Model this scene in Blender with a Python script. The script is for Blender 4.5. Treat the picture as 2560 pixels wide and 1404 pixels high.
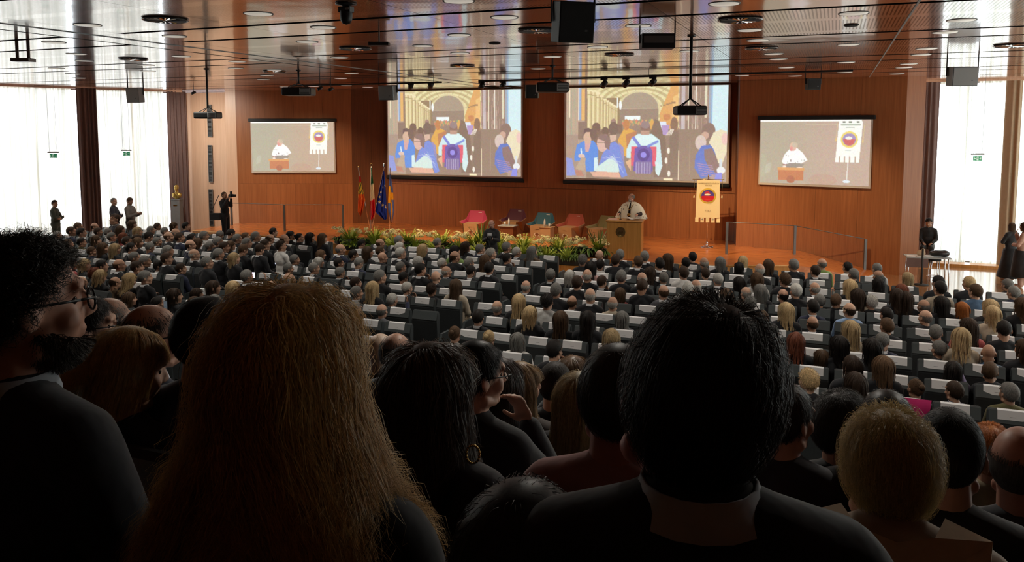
import bpy, math, random
import numpy as np
from mathutils import Vector, Matrix, Euler

# ---------------------------------------------------------------- camera, world, light, exposure
for o in list(bpy.data.objects): bpy.data.objects.remove(o)
SC = bpy.context.scene
COL = SC.collection
FPX, CX, CY, YAW, PIT, CZ = 1975.0, 1280.0, 500.0, math.radians(22.2), math.radians(5.17), 4.37
cam = bpy.data.cameras.new('camera'); cam_o = bpy.data.objects.new('camera', cam); COL.objects.link(cam_o)
cam_o.location = (0, 0, CZ); cam_o.rotation_euler = (math.pi/2 - PIT, 0, YAW)
cam.sensor_width = 36.0; cam.lens = FPX/2560*36.0; cam.shift_y = -(702-500)/2560; cam.clip_start = 0.05; cam.clip_end = 200
SC.camera = cam_o
SC.view_settings.view_transform = 'Standard'; SC.view_settings.look = 'None'
SC.view_settings.gamma = 1.0; SC.view_settings.use_curve_mapping = False
SC.view_settings.exposure = 1.15
SC.cycles.max_bounces = 7; SC.cycles.diffuse_bounces = 3; SC.cycles.glossy_bounces = 3
SC.cycles.transparent_max_bounces = 12; SC.cycles.transmission_bounces = 4
SC.cycles.sample_clamp_indirect = 6.0; SC.cycles.caustics_reflective = False; SC.cycles.caustics_refractive = False

world = bpy.data.worlds.new('world'); SC.world = world; world.use_nodes = True
_bg = world.node_tree.nodes['Background']
_bg.inputs[0].default_value = (0.86, 0.94, 1.0, 1); _bg.inputs[1].default_value = 2.6      # bright overcast sky

def add_light(name, kind, loc, energy, color=(1, 1, 1), size=0.3, target=None, spot=60, blend=0.6, size_y=None, portal=False):
    l = bpy.data.lights.new(name, kind); l.energy = energy; l.color = color
    if kind == 'AREA':
        l.size = size
        if size_y: l.shape = 'RECTANGLE'; l.size_y = size_y
        if portal: l.cycles.is_portal = True
    elif kind == 'SPOT':
        l.shadow_soft_size = size; l.spot_size = math.radians(spot); l.spot_blend = blend
    else: l.shadow_soft_size = size
    o = bpy.data.objects.new(name, l); COL.objects.link(o); o.location = loc
    if target is not None:
        o.rotation_euler = (Vector(target)-Vector(loc)).to_track_quat('-Z', 'Y').to_euler()
    return o
WARM = (1.0, 0.72, 0.42)
# track spots over the stage (their housings are built below)
SPOTS = [((-15.0, 22.1, 5.62), (-15.6, 26.5, 0.8), 170), ((-12.6, 22.1, 5.62), (-12.8, 24.2, 0.6), 230), ((-11.9, 22.1, 5.62), (-11.0, 24.5, 0.6), 230),
         ((-9.9, 22.0, 5.62), (-9.6, 24.3, 0.6), 230), ((-9.2, 22.0, 5.62), (-8.0, 23.8, 0.7), 230),
         ((-6.1, 21.8, 5.62), (-5.9, 23.4, 1.6), 330), ((-5.5, 21.8, 5.62), (-5.4, 25.5, 0.6), 260), ((-4.8, 21.8, 5.62), (-3.9, 25.9, 1.8), 330)]
for i, (a, b, e) in enumerate(SPOTS):
    add_light('spot_beam', 'SPOT', a, e*1.7, WARM, 0.05, b, 62, 0.9)
# two more stage washes from the ceiling downlights at the sides
add_light('spot_beam', 'SPOT', (-0.6, 22.5, 5.8), 260, WARM, 0.05, (-0.6, 25.6, 1.2), 80, 0.9)
add_light('spot_beam', 'SPOT', (-18.5, 22.5, 5.8), 260, WARM, 0.05, (-19.6, 26.2, 1.4), 80, 0.9)
# recessed ceiling lamps over the seat blocks
for x in (-20.5, -15.5, -10.5, -5.5, -0.5, 4.5):
    for y in (11.5, 15.5, 19.5):
        if x < -20 and y < 12: continue
        add_light('lamp_and_fill_beam', 'SPOT', (x, y, 5.86), 150, (1.0, 0.93, 0.82), 0.2, (x, y+0.2, 0), 125, 1.0)
for x in (-9.5, -5.5, -1.5, 2.5):
    add_light('lamp_and_fill_beam', 'SPOT', (x, 6.4, 5.86), 230, (1.0, 0.93, 0.82), 0.2, (x, 5.0, 0), 150, 1.0)  # added fill without fixtures: rim light on the heads of the tribune
add_light('lamp_and_fill_beam', 'SPOT', (-22.6, 21.8, 5.86), 420, (1.0, 0.93, 0.82), 0.2, (-23.8, 25.3, 2.6), 110, 1.0)  # added fill beam that brightens the pale left wall
# daylight portals in the window openings (sample the sky through the curtains)
add_light('portal', 'AREA', (-28.6, 16.0, 2.95), 1, size=20.0, size_y=5.8, target=(-18.6, 12.3, 2.95), portal=True)
add_light('portal', 'AREA', (6.0, 29.4, 2.95), 1, size=7.0, size_y=5.8, target=(6.0, 20, 2.95), portal=True)
add_light('portal', 'AREA', (9.9, 20.0, 2.95), 1, size=17.0, size_y=5.8, target=(0, 20, 2.95), portal=True)

# ---------------------------------------------------------------- projection helpers (calibrated pixel -> point in the room)
_R = Vector((math.cos(YAW), math.sin(YAW), 0))
_F = Vector((-math.sin(YAW)*math.cos(PIT), math.cos(YAW)*math.cos(PIT), -math.sin(PIT)))
_U = _R.cross(_F)
CAMP = Vector((0, 0, CZ))
def pray(x, y): return _F + _R*((x-CX)/FPX) - _U*((y-CY)/FPX)
def onz(x, y, z): d = pray(x, y); return CAMP + d*((z-CZ)/d.z)
def onY(x, y, Y): d = pray(x, y); return CAMP + d*(Y/d.y)
def ond(x, y, dep): return CAMP + pray(x, y)*dep
def onwall(x, y, p0, p1):
    dx, dy = p1[0]-p0[0], p1[1]-p0[1]; r = pray(x, y)
    t = (p0[0]*dy - p0[1]*dx)/(r.x*dy - r.y*dx); return CAMP + r*t
def proj(p):
    d = Vector(p)-CAMP; z = d.dot(_F); return CX+FPX*d.dot(_R)/z, CY-FPX*d.dot(_U)/z, z

# ---------------------------------------------------------------- materials
MATS = {}
def nmat(name):
    m = bpy.data.materials.new(name); m.use_nodes = True; MATS[name] = m
    return m, m.node_tree.nodes, m.node_tree.links, m.node_tree.nodes['Principled BSDF']
def setp(b, **k):
    for n, v in k.items():
        n = n.replace('_', ' ')
        if n in b.inputs: b.inputs[n].default_value = v if not (isinstance(v, tuple) and len(v) == 3) else (*v, 1)
def plain(name, col, rough=0.6, metal=0.0, emit=None, es=1.0, noise=0.0, nscale=20.0, bump=0.0, spec=0.5, coat=0.0, trans=0.0, alpha=1.0):
    m, N, L, b = nmat(name)
    setp(b, Base_Color=col, Roughness=rough, Metallic=metal, Specular_IOR_Level=spec, Coat_Weight=coat, Transmission_Weight=trans, Alpha=alpha)
    if emit: setp(b, Emission_Color=emit, Emission_Strength=es)
    if noise or bump:
        tc = N.new('ShaderNodeTexCoord'); nz = N.new('ShaderNodeTexNoise'); nz.inputs['Scale'].default_value = nscale; nz.inputs['Detail'].default_value = 4
        L.new(tc.outputs['Object'], nz.inputs['Vector'])
        if noise:
            mx = N.new('ShaderNodeMix'); mx.data_type = 'RGBA'; mx.inputs[6].default_value = (*[c*(1-noise) for c in col], 1); mx.inputs[7].default_value = (*[min(1, c*(1+noise)) for c in col], 1)
            L.new(nz.outputs['Fac'], mx.inputs[0]); L.new(mx.outputs[2], b.inputs['Base Color'])
        if bump:
            bp = N.new('ShaderNodeBump'); bp.inputs['Strength'].default_value = bump; bp.inputs['Distance'].default_value = 0.02
            L.new(nz.outputs['Fac'], bp.inputs['Height']); L.new(bp.outputs['Normal'], b.inputs['Normal'])
    return m
def wood(name, c1, c2, rough=0.4, scale=(14, 14, 0.7), coat=0.0, dist=2.0, bump=0.05, piece=0.0):
    m, N, L, b = nmat(name); setp(b, Roughness=rough, Coat_Weight=coat, Coat_Roughness=0.08)
    tc = N.new('ShaderNodeTexCoord'); mp = N.new('ShaderNodeMapping'); mp.inputs['Scale'].default_value = scale
    nz = N.new('ShaderNodeTexNoise'); nz.inputs['Scale'].default_value = 1.6; nz.inputs['Detail'].default_value = 7; nz.inputs['Distortion'].default_value = dist*0.2
    cr = N.new('ShaderNodeValToRGB'); cr.color_ramp.elements[0].position = 0.3; cr.color_ramp.elements[1].position = 0.7
    cr.color_ramp.elements[0].color = (*c1, 1); cr.color_ramp.elements[1].color = (*c2, 1)
    L.new(tc.outputs['Object'], mp.inputs['Vector']); L.new(mp.outputs['Vector'], nz.inputs['Vector']); L.new(nz.outputs['Fac'], cr.inputs['Fac'])
    out = cr.outputs['Color']
    if piece:
        oi = N.new('ShaderNodeObjectInfo'); mr = N.new('ShaderNodeMapRange'); mr.inputs['To Min'].default_value = 1-piece; mr.inputs['To Max'].default_value = 1+piece
        mu = N.new('ShaderNodeMix'); mu.data_type = 'RGBA'; mu.blend_type = 'MULTIPLY'; mu.inputs[0].default_value = 1
        L.new(oi.outputs['Random'], mr.inputs['Value']); L.new(out, mu.inputs[6]); L.new(mr.outputs['Result'], mu.inputs[7]); out = mu.outputs[2]
    L.new(out, b.inputs['Base Color'])
    bp = N.new('ShaderNodeBump'); bp.inputs['Strength'].default_value = bump; bp.inputs['Distance'].default_value = 0.01
    L.new(nz.outputs['Fac'], bp.inputs['Height']); L.new(bp.outputs['Normal'], b.inputs['Normal'])
    return m
def objcol(name, rough=0.8, noise=0.25, scale=40.0, stretch=(1, 1, 1), sheen=0.0, spec=0.4, transl=0.0, bump=0.0):
    """material whose colour is the object's own colour (obj.color)"""
    m, N, L, b = nmat(name); setp(b, Roughness=rough, Specular_IOR_Level=spec, Sheen_Weight=sheen)
    oi = N.new('ShaderNodeObjectInfo'); tc = N.new('ShaderNodeTexCoord'); mp = N.new('ShaderNodeMapping'); mp.inputs['Scale'].default_value = stretch
    nz = N.new('ShaderNodeTexNoise'); nz.inputs['Scale'].default_value = scale; nz.inputs['Detail'].default_value = 3
    mr = N.new('ShaderNodeMapRange'); mr.inputs['From Min'].default_value = 0.3; mr.inputs['From Max'].default_value = 0.7
    mr.inputs['To Min'].default_value = 1-noise; mr.inputs['To Max'].default_value = 1+noise
    mu = N.new('ShaderNodeMix'); mu.data_type = 'RGBA'; mu.blend_type = 'MULTIPLY'; mu.inputs[0].default_value = 1
    L.new(tc.outputs['Object'], mp.inputs['Vector']); L.new(mp.outputs['Vector'], nz.inputs['Vector']); L.new(nz.outputs['Fac'], mr.inputs['Value'])
    L.new(oi.outputs['Color'], mu.inputs[6]); L.new(mr.outputs['Result'], mu.inputs[7]); L.new(mu.outputs[2], b.inputs['Base Color'])
    if bump:
        bp = N.new('ShaderNodeBump'); bp.inputs['Strength'].default_value = bump; bp.inputs['Distance'].default_value = 0.02
        L.new(nz.outputs['Fac'], bp.inputs['Height']); L.new(bp.outputs['Normal'], b.inputs['Normal'])
    if transl:
        tr = N.new('ShaderNodeBsdfTranslucent'); ms = N.new('ShaderNodeMixShader'); ms.inputs[0].default_value = transl
        L.new(mu.outputs[2], tr.inputs['Color']); L.new(b.outputs[0], ms.inputs[1]); L.new(tr.outputs[0], ms.inputs[2])
        L.new(ms.outputs[0], N['Material Output'].inputs['Surface'])
    return m
def attrcol(name, emit=0.0, rough=0.8, base=1.0):
    """colour from the mesh's own painted print / picture ('pic' attribute): flat print and projected pictures"""
    m, N, L, b = nmat(name); a = N.new('ShaderNodeAttribute'); a.attribute_name = 'pic'
    setp(b, Roughness=rough, Specular_IOR_Level=0.2)
    if base: L.new(a.outputs['Color'], b.inputs['Base Color'])
    else: setp(b, Base_Color=(0.05, 0.05, 0.05))
    if emit: L.new(a.outputs['Color'], b.inputs['Emission Color']); b.inputs['Emission Strength'].default_value = emit
    return m

M_wall = wood('wood_wall', (0.31, 0.108, 0.036), (0.43, 0.158, 0.056), 0.42, (16, 16, 0.5), piece=0.08)
M_pale = wood('wood_pale', (0.74, 0.47, 0.31), (0.84, 0.57, 0.40), 0.35, (16, 16, 0.5), piece=0.04)
M_brown = wood('wood_brown', (0.13, 0.045, 0.018), (0.20, 0.07, 0.028), 0.35, (16, 16, 0.5), coat=0.3)
M_stage = wood('wood_stage', (0.46, 0.14, 0.04), (0.66, 0.24, 0.07), 0.25, (1.2, 9, 9), coat=0.25)
M_podium = wood('wood_podium', (0.50, 0.22, 0.05), (0.66, 0.32, 0.09), 0.35, (16, 16, 0.7))
M_dark = plain('dark_gap', (0.012, 0.008, 0.006), 0.9)
M_black = plain('black_plastic', (0.018, 0.019, 0.020), 0.45)
M_blackm = plain('black_matte', (0.02, 0.021, 0.022), 0.8)
M_grey = plain('grey_metal', (0.22, 0.23, 0.24), 0.35, 0.8)
M_post = plain('post_metal', (0.16, 0.165, 0.17), 0.4, 0.5)
M_chrome = plain('chrome', (0.75, 0.75, 0.76), 0.15, 1.0)
M_white = plain('white_plastic', (0.72, 0.73, 0.72), 0.4)
M_lgrey = plain('light_grey_plastic', (0.38, 0.40, 0.40), 0.5)
M_paper = plain('paper', (0.80, 0.81, 0.82), 0.8)
M_ink = plain('ink', (0.25, 0.25, 0.27), 0.8)
M_brass = plain('brass', (0.55, 0.38, 0.12), 0.25, 1.0)
M_bronze = plain('gilt_bronze', (0.52, 0.36, 0.10), 0.32, 0.9, noise=0.3, nscale=12, bump=0.3)
M_stone = plain('grey_stone', (0.16, 0.17, 0.18), 0.6, noise=0.2, nscale=8)
M_glass = plain('clear_glass', (0.85, 0.9, 0.9), 0.03, alpha=0.02, spec=0.5)
M_lens = plain('lens_glass', (0.02, 0.02, 0.03), 0.03, spec=0.8)
M_card = plain('cardboard', (0.42, 0.25, 0.12), 0.75, noise=0.08, nscale=5)
M_skin = objcol('skin', 0.5, 0.06, 30, spec=0.4)
M_cloth = objcol('cloth', 0.85, 0.22, 9, sheen=0.15, bump=0.35)
M_cotton = objcol('cotton', 0.8, 0.05, 30, sheen=0.1)
M_hair = objcol('hair', 0.58, 0.45, 22, (9, 9, 1.2), spec=0.25, transl=0.15)
M_hairn = objcol('hair_near', 0.45, 0.40, 30, (9, 9, 1.2), spec=0.4, transl=0.32)
M_eye = plain('eye', (0.05, 0.03, 0.02), 0.1)
M_seat = plain('seat_fabric', (0.030, 0.036, 0.038), 0.75, noise=0.25, nscale=30)
M_seat_s = plain('seat_shell_lit_strip', (0.075, 0.09, 0.094), 0.35)
M_carpet = plain('carpet', (0.03, 0.03, 0.035), 0.95, noise=0.3, nscale=60)

# glossy lacquered ceiling board: wavy, and perforated in rows on the wide bands
def ceil_mat(name, perf):
    m, N, L, b = nmat(name); setp(b, Roughness=0.16, Specular_IOR_Level=0.7, Coat_Weight=0.65, Coat_Roughness=0.06, Coat_IOR=1.85)
    tc = N.new('ShaderNodeTexCoord')
    nz = N.new('ShaderNodeTexNoise'); nz.inputs['Scale'].default_value = 1.3; nz.inputs['Detail'].default_value = 1.5
    L.new(tc.outputs['Object'], nz.inputs['Vector'])
    bp = N.new('ShaderNodeBump'); bp.inputs['Strength'].default_value = 0.35; bp.inputs['Distance'].default_value = 0.012
    L.new(nz.outputs['Fac'], bp.inputs['Height']); L.new(bp.outputs['Normal'], b.inputs['Normal']); L.new(bp.outputs['Normal'], b.inputs['Coat Normal'])
    base = (0.60, 0.27, 0.16)
    if perf:
        wv = N.new('ShaderNodeTexWave'); wv.wave_type = 'BANDS'; wv.bands_direction = 'X'; wv.inputs['Scale'].default_value = 6.5
        L.new(tc.outputs['Object'], wv.inputs['Vector'])
        mr = N.new('ShaderNodeMapRange'); mr.inputs['From Min'].default_value = 0.55; mr.inputs['From Max'].default_value = 0.75; L.new(wv.outputs['Fac'], mr.inputs['Value'])
        wy = N.new('ShaderNodeTexWave'); wy.wave_type = 'BANDS'; wy.bands_direction = 'Y'; wy.inputs['Scale'].default_value = 0.21; wy.inputs['Phase Offset'].default_value = 1.57
        L.new(tc.outputs['Object'], wy.inputs['Vector'])
        my = N.new('ShaderNodeMapRange'); my.inputs['From Min'].default_value = 0.06; my.inputs['From Max'].default_value = 0.08; L.new(wy.outputs['Fac'], my.inputs['Value'])
        mm = N.new('ShaderNodeMath'); mm.operation = 'MULTIPLY'; L.new(mr.outputs[0], mm.inputs[0]); L.new(my.outputs[0], mm.inputs[1])
        mx = N.new('ShaderNodeMix'); mx.data_type = 'RGBA'; mx.inputs[6].default_value = (*base, 1); mx.inputs[7].default_value = (0.05, 0.025, 0.015, 1)
        L.new(mm.outputs[0], mx.inputs[0]); L.new(mx.outputs[2], b.inputs['Base Color'])
        r2 = N.new('ShaderNodeMapRange'); r2.inputs['To Min'].default_value = 0.7; r2.inputs['To Max'].default_value = 0.25; L.new(mm.outputs[0], r2.inputs['Value']); L.new(r2.outputs[0], b.inputs['Specular IOR Level'])
        r3 = N.new('ShaderNodeMapRange'); r3.inputs['To Min'].default_value = 0.65; r3.inputs['To Max'].default_value = 0.1; L.new(mm.outputs[0], r3.inputs['Value']); L.new(r3.outputs[0], b.inputs['Coat Weight'])
    else: setp(b, Base_Color=base)
    return m
M_ceil = ceil_mat('ceiling_board', False); M_ceilp = ceil_mat('ceiling_board_perforated', True)
def sheer_mat(name, col, tp):
    m, N, L, b = nmat(name); N.remove(b)
    d = N.new('ShaderNodeBsdfDiffuse'); t = N.new('ShaderNodeBsdfTranslucent'); p = N.new('ShaderNodeBsdfTransparent')
    d.inputs[0].default_value = (*col, 1); t.inputs[0].default_value = (*col, 1)
    a = N.new('ShaderNodeMixShader'); a.inputs[0].default_value = 0.75; c = N.new('ShaderNodeMixShader'); c.inputs[0].default_value = tp
    L.new(d.outputs[0], a.inputs[1]); L.new(t.outputs[0], a.inputs[2]); L.new(a.outputs[0], c.inputs[1]); L.new(p.outputs[0], c.inputs[2])
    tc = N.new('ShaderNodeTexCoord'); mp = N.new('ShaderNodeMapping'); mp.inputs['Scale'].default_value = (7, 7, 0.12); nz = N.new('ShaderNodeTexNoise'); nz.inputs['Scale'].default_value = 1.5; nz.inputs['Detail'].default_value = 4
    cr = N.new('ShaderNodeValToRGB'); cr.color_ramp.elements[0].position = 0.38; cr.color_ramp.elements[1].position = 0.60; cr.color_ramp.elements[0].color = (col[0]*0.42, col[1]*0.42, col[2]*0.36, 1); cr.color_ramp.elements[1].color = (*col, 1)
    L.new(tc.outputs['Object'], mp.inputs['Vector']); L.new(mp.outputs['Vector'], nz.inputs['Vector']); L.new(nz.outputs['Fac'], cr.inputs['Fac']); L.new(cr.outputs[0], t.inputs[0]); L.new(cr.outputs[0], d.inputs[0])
    L.new(c.outputs[0], N['Material Output'].inputs['Surface']); return m
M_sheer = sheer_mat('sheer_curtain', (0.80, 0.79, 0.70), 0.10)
M_drape = plain('drape', (0.17, 0.105, 0.095), 0.9, noise=0.15, nscale=10)
M_drapeb = plain('drape_beige', (0.45, 0.33, 0.22), 0.9, noise=0.1, nscale=10)
M_floorw = wood('wood_floor', (0.30, 0.14, 0.06), (0.42, 0.22, 0.10), 0.12, (9, 1.2, 9), coat=0.5)

# ---------------------------------------------------------------- mesh helpers
class MB:
    def __init__(s): s.v = []; s.f = []; s.m = []; s.mats = []
    def mi(s, mat):
        if mat not in s.mats: s.mats.append(mat)
        return s.mats.index(mat)
    def add(s, vs, fs, mat):
        k = len(s.v); i = s.mi(mat); s.v += [tuple(v) for v in vs]; s.f += [tuple(a+k for a in f) for f in fs]; s.m += [i]*len(fs); return s
    def box(s, c, d, mat, rz=0.0, taper=1.0, M=None):
        x, y, z = d[0]/2, d[1]/2, d[2]/2; ca, sa = math.cos(rz), math.sin(rz); vs = []
        for zz, t in ((-z, 1.0), (z, taper)):
            for (a, b) in ((-x, -y), (x, -y), (x, y), (-x, y)):
                a *= t; b *= t; vs.append((c[0]+a*ca-b*sa, c[1]+a*sa+b*ca, c[2]+zz))
        if M is not None: vs = [tuple(M @ Vector(v)) for v in vs]
        return s.add(vs, [(3, 2, 1, 0), (4, 5, 6, 7), (0, 1, 5, 4), (1, 2, 6, 5), (2, 3, 7, 6), (3, 0, 4, 7)], mat)
    def cyl(s, p0, p1, r0, mat, r1=None, n=12, caps=True):
        p0, p1 = Vector(p0), Vector(p1); r1 = r0 if r1 is None else r1; d = (p1-p0)
        if d.length < 1e-9: return s
        d.normalize(); a = d.orthogonal().normalized(); b = d.cross(a); vs = []
        for p, r in ((p0, r0), (p1, r1)):
            for i in range(n):
                t = 2*math.pi*i/n; vs.append(p + a*(r*math.cos(t)) + b*(r*math.sin(t)))
        fs = [(i, (i+1) % n, n+(i+1) % n, n+i) for i in range(n)]
        if caps: fs += [tuple(range(n-1, -1, -1)), tuple(range(n, 2*n))]
        return s.add(vs, fs, mat)
    def ell(s, c, r, mat, nu=14, nv=9, M=None):
        vs = []; fs = []
        for j in range(nv+1):
            ph = math.pi*j/nv
            for i in range(nu):
                t = 2*math.pi*i/nu; p = Vector((r[0]*math.sin(ph)*math.cos(t), r[1]*math.sin(ph)*math.sin(t), r[2]*math.cos(ph)))
                if M is not None: p = M @ p
                vs.append(p+Vector(c))
        for j in range(nv):
            for i in range(nu):
                a, b = j*nu+i, j*nu+(i+1) % nu; fs.append((a, a+nu, b+nu, b))
        return s.add(vs, fs, mat)
    def lathe(s, prof, c, mat, n=20):
        vs = []; fs = []
        for (r, z) in prof:
            for i in range(n):
                t = 2*math.pi*i/n; vs.append((c[0]+r*math.cos(t), c[1]+r*math.sin(t), c[2]+z))
        for j in range(len(prof)-1):
            for i in range(n):
                a, b = j*n+i, j*n+(i+1) % n; fs.append((a, b, b+n, a+n))
        return s.add(vs, fs, mat)
    def tube(s, pts, r, mat, n=8):
        for a, b in zip(pts[:-1], pts[1:]): s.cyl(a, b, r, mat, n=n)
        return s
    def prism(s, poly, z0, z1, mat):
        n = len(poly); vs = [(x, y, z0) for x, y in poly]+[(x, y, z1) for x, y in poly]
        return s.add(vs, [tuple(range(n-1, -1, -1)), tuple(range(n, 2*n))]+[(i, (i+1) % n, n+(i+1) % n, n+i) for i in range(n)], mat)
    def quad(s, a, b, c, d, mat): return s.add([a, b, c, d], [(0, 1, 2, 3)], mat)
    def mesh(s, name, smooth=False):
        me = bpy.data.meshes.new(name); me.from_pydata([tuple(v) for v in s.v], [], s.f)
        for m in s.mats: me.materials.append(m)
        me.polygons.foreach_set('material_index', s.m)
        if smooth: me.polygons.foreach_set('use_smooth', [True]*len(s.f))
        me.update(); return me
    def build(s, name, parent=None, smooth=False, loc=None, bevel=0.0):
        o = link(name, s.mesh(name, smooth), parent, loc)
        if bevel:
            b = o.modifiers.new('bevel', 'BEVEL'); b.width = bevel; b.segments = 2; b.limit_method = 'ANGLE'
        return o
def link(name, me, parent=None, loc=None, rot=None, color=None):
    o = bpy.data.objects.new(name, me); COL.objects.link(o)
    if parent is not None: o.parent = parent
    if loc is not None: o.location = loc
    if rot is not None: o.rotation_euler = rot
    if color is not None: o.color = (*color, 1)
    return o
def tag(o, label, cat, group=None):
    o['label'] = label; o['category'] = cat
    if group: o['group'] = group
    return o
def thing(name, label, cat, loc=(0, 0, 0), rz=0.0, group=None):
    o = bpy.data.objects.new(name, None); COL.objects.link(o); o.empty_display_size = 0.1
    o.location = loc; o.rotation_euler = (0, 0, rz); return tag(o, label, cat, group)
def struct(o, label=None):
    o['kind'] = 'structure'
    if label: o['label'] = label
    return o
def root(name, label=None, kind='structure'):
    o = bpy.data.objects.new(name, None); COL.objects.link(o); o['kind'] = kind
    if label: o['label'] = label
    return o
# ================================================================ the room
CEIL = 5.905; STG = 0.51
LW0, LW1 = (-30.3, 10.4), (-24.9, 25.0)             # left window wall line
WL0, WL1 = (-22.55, 25.6), (-18.2, 27.35)           # left wing panel
WR0, WR1 = (-2.94, 26.85), (1.9, 25.95)             # right wing panel
fl = MB(); fl.prism([(-33, -3.5), (9.5, -3.5), (9.5, 30), (-33, 30)], -0.15, 0.0, M_floorw)
struct(fl.build('floor'), 'polished brown wooden hall floor')
# carpet under the seat blocks lies flush on the floor
c = MB(); c.box((-9.2, 12.0, 0.006), (28, 20, 0.012), M_carpet); struct(c.build('trim_1'), 'dark carpet strip under the seat rows')
# ceiling boards
ceiling = root('ceiling', 'glossy brown lacquered board ceiling with dark slots')
b = MB(); b.box((-11.75, 13.2, CEIL+0.30), (43, 34, 0.04), M_dark); b.build('backing', ceiling)
yb = [-3.6, -1.2, 0.8, 2.15, 5.25, 6.6, 9.65, 11.0, 14.1, 15.35, 18.45, 19.85, 22.75, 24.1, 26.3, 30.2]
xb = [9.5, 7.0, 3.94, 0.88, -2.18, -5.24, -8.3, -10.8]
xl = [-12.12, -15.1, -18.2, -21.3, -24.4, -27.5, -33.0]
def board(x0, x1, y0, y1, g=0.075, gx=0.004):
    w = y1-y0; m = MB(); cx, cy = (x0+x1)/2, (y0+y1)/2
    m.box((0, 0, 0), (x1-x0-2*gx, w-2*g, 0.03), M_dark); m.m[0] = m.mi(M_ceilp if w > 2.5 else M_ceil)
    return m.build('ceiling_board', ceiling, loc=(cx, cy, CEIL+0.015))
for y0, y1 in zip(yb[:-1], yb[1:]):
    for xs in (xb, xl):
        for x1, x0 in zip(xs[:-1], xs[1:]):
            board(x0, x1, y0, y1)
for y0, y1 in zip(yb[:-1:2], yb[2::2]):
    for x0, x1 in ((-12.04, -11.37), (-11.35, -10.8)): board(x0, x1, y0, y1, 0.004)
for x in (-11.36, 0.88):                               # pale aluminium joint strips running to the stage
    m = MB(); m.box((x, 13.5, CEIL-0.004), (0.022, 31, 0.012), M_lgrey); m.build('joint_strip', ceiling)
# back wall, in tall veneer boards
wall = root('wall_back', 'orange brown wood veneer wall behind the stage')
m = MB(); m.box((-9.8, 28.12, 3.0), (14.5, 0.1, 6.2), M_dark); m.build('backing', wall)
xs = np.arange(-16.9, -2.6, 1.53)
for i in range(len(xs)-1):
    for z0, z1 in ((STG-0.3, 2.13), (2.14, 6.0)):
        m = MB(); m.box((0, 0, 0), (1.53-0.004, 0.05, z1-z0-0.003), M_wall); m.build('wall_board', wall, loc=(xs[i]+0.765, 28.0, (z0+z1)/2))
def panel_wall(name, p0, p1, z0, z1, mat, n, label, thick=0.12, zsplit=None):
    r = root(name, label); p0, p1 = Vector(p0), Vector(p1); d = p1-p0; a = math.atan2(d.y, d.x); L = d.length/n
    nrm = Vector((-d.y, d.x)).normalized()
    m = MB(); mid = (p0+p1)/2+nrm*(thick*0.5+0.05); m.box((mid.x, mid.y, (z0+z1)/2), (d.length, 0.1, z1-z0), M_dark, a); m.build('backing', r)
    for i in range(n):
        c = p0+d*((i+0.5)/n)+nrm*0.03
        for za, zb in (((z0, z1),) if zsplit is None else ((z0, zsplit), (zsplit+0.004, z1))):
            m = MB(); m.box((0, 0, 0), (L-0.004, 0.05, zb-za), mat); o = m.build('wall_board', r, loc=(c.x, c.y, (za+zb)/2)); o.rotation_euler = (0, 0, a)
    return r
panel_wall('wall_left_wing', WL0, WL1, 0.0, 6.0, M_wall, 4, 'orange brown veneered wing wall left of the stage', zsplit=2.13)
panel_wall('wall_left_recess', WL1, (-16.75, 27.97), 0.0, 6.0, M_brown, 2, 'dark brown glossy recess wall beside the flags')
panel_wall('wall_right_wing', WR0, WR1, 0.0, 6.0, M_wall, 4, 'orange brown veneered wing wall right of the stage')
panel_wall('wall_right_return', (-3.15, 28.0), WR0, 0.0, 6.0, M_brown, 1, 'narrow dark return beside the right wing wall')
panel_wall('wall_right_pier', WR1, (2.42, 26.25), 0.0, 6.0, M_wall, 1, 'end pier of the right wing wall')
panel_wall('wall_right_pier_side', (2.42, 26.25), (2.42, 28.3), 0.0, 6.0, M_wall, 1, 'side of the right pier')
panel_wall('wall_left_pale', (-24.95, 25.3), (-22.95, 25.45), 0.0, 5.83, M_pale, 2, 'pale wood wall with tall ventilation grilles')
panel_wall('wall_left_pier', (-22.95, 25.45), WL0, 0.0, 6.0, M_pale, 1, 'pale wood pier beside the left wing wall')
# ventilation grilles in the pale wall
for k, (ya, yb_) in enumerate(((262, 341), (363, 455), (473, 565))):
    a = onwall(518+k*2.0, ya, (-24.95, 25.26), (-22.95, 25.41)); bq = onwall(531+k*2.0, yb_, (-24.95, 25.26), (-22.95, 25.41))
    g = thing('vent_grille', ['upper grey ventilation grille in the pale wall behind the projector', 'middle grey ventilation grille in the pale wall', 'lowest grey ventilation grille, beside the photographer'][k], 'vent', (a.x, a.y, bq.z))
    w = math.hypot(bq.x-a.x, bq.y-a.y); h = a.z-bq.z; m = MB()
    m.box((w/2, 0.02, h/2), (w, 0.02, h), M_dark)
    for q in (0, w): m.box((q, 0, h/2), (0.015, 0.04, h), M_grey)
    for q in (0, h): m.box((w/2, 0, q), (w, 0.04, 0.015), M_grey)
    m.build('frame', g)
    s = MB(); n = max(6, int(h/0.05))
    for i in range(n): s.box((w/2, 0.0, h*(i+0.5)/n), (w-0.02, 0.02, 0.022), M_grey)
    o = s.build('louvre_slats', g); o['kind'] = 'stuff'
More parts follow.
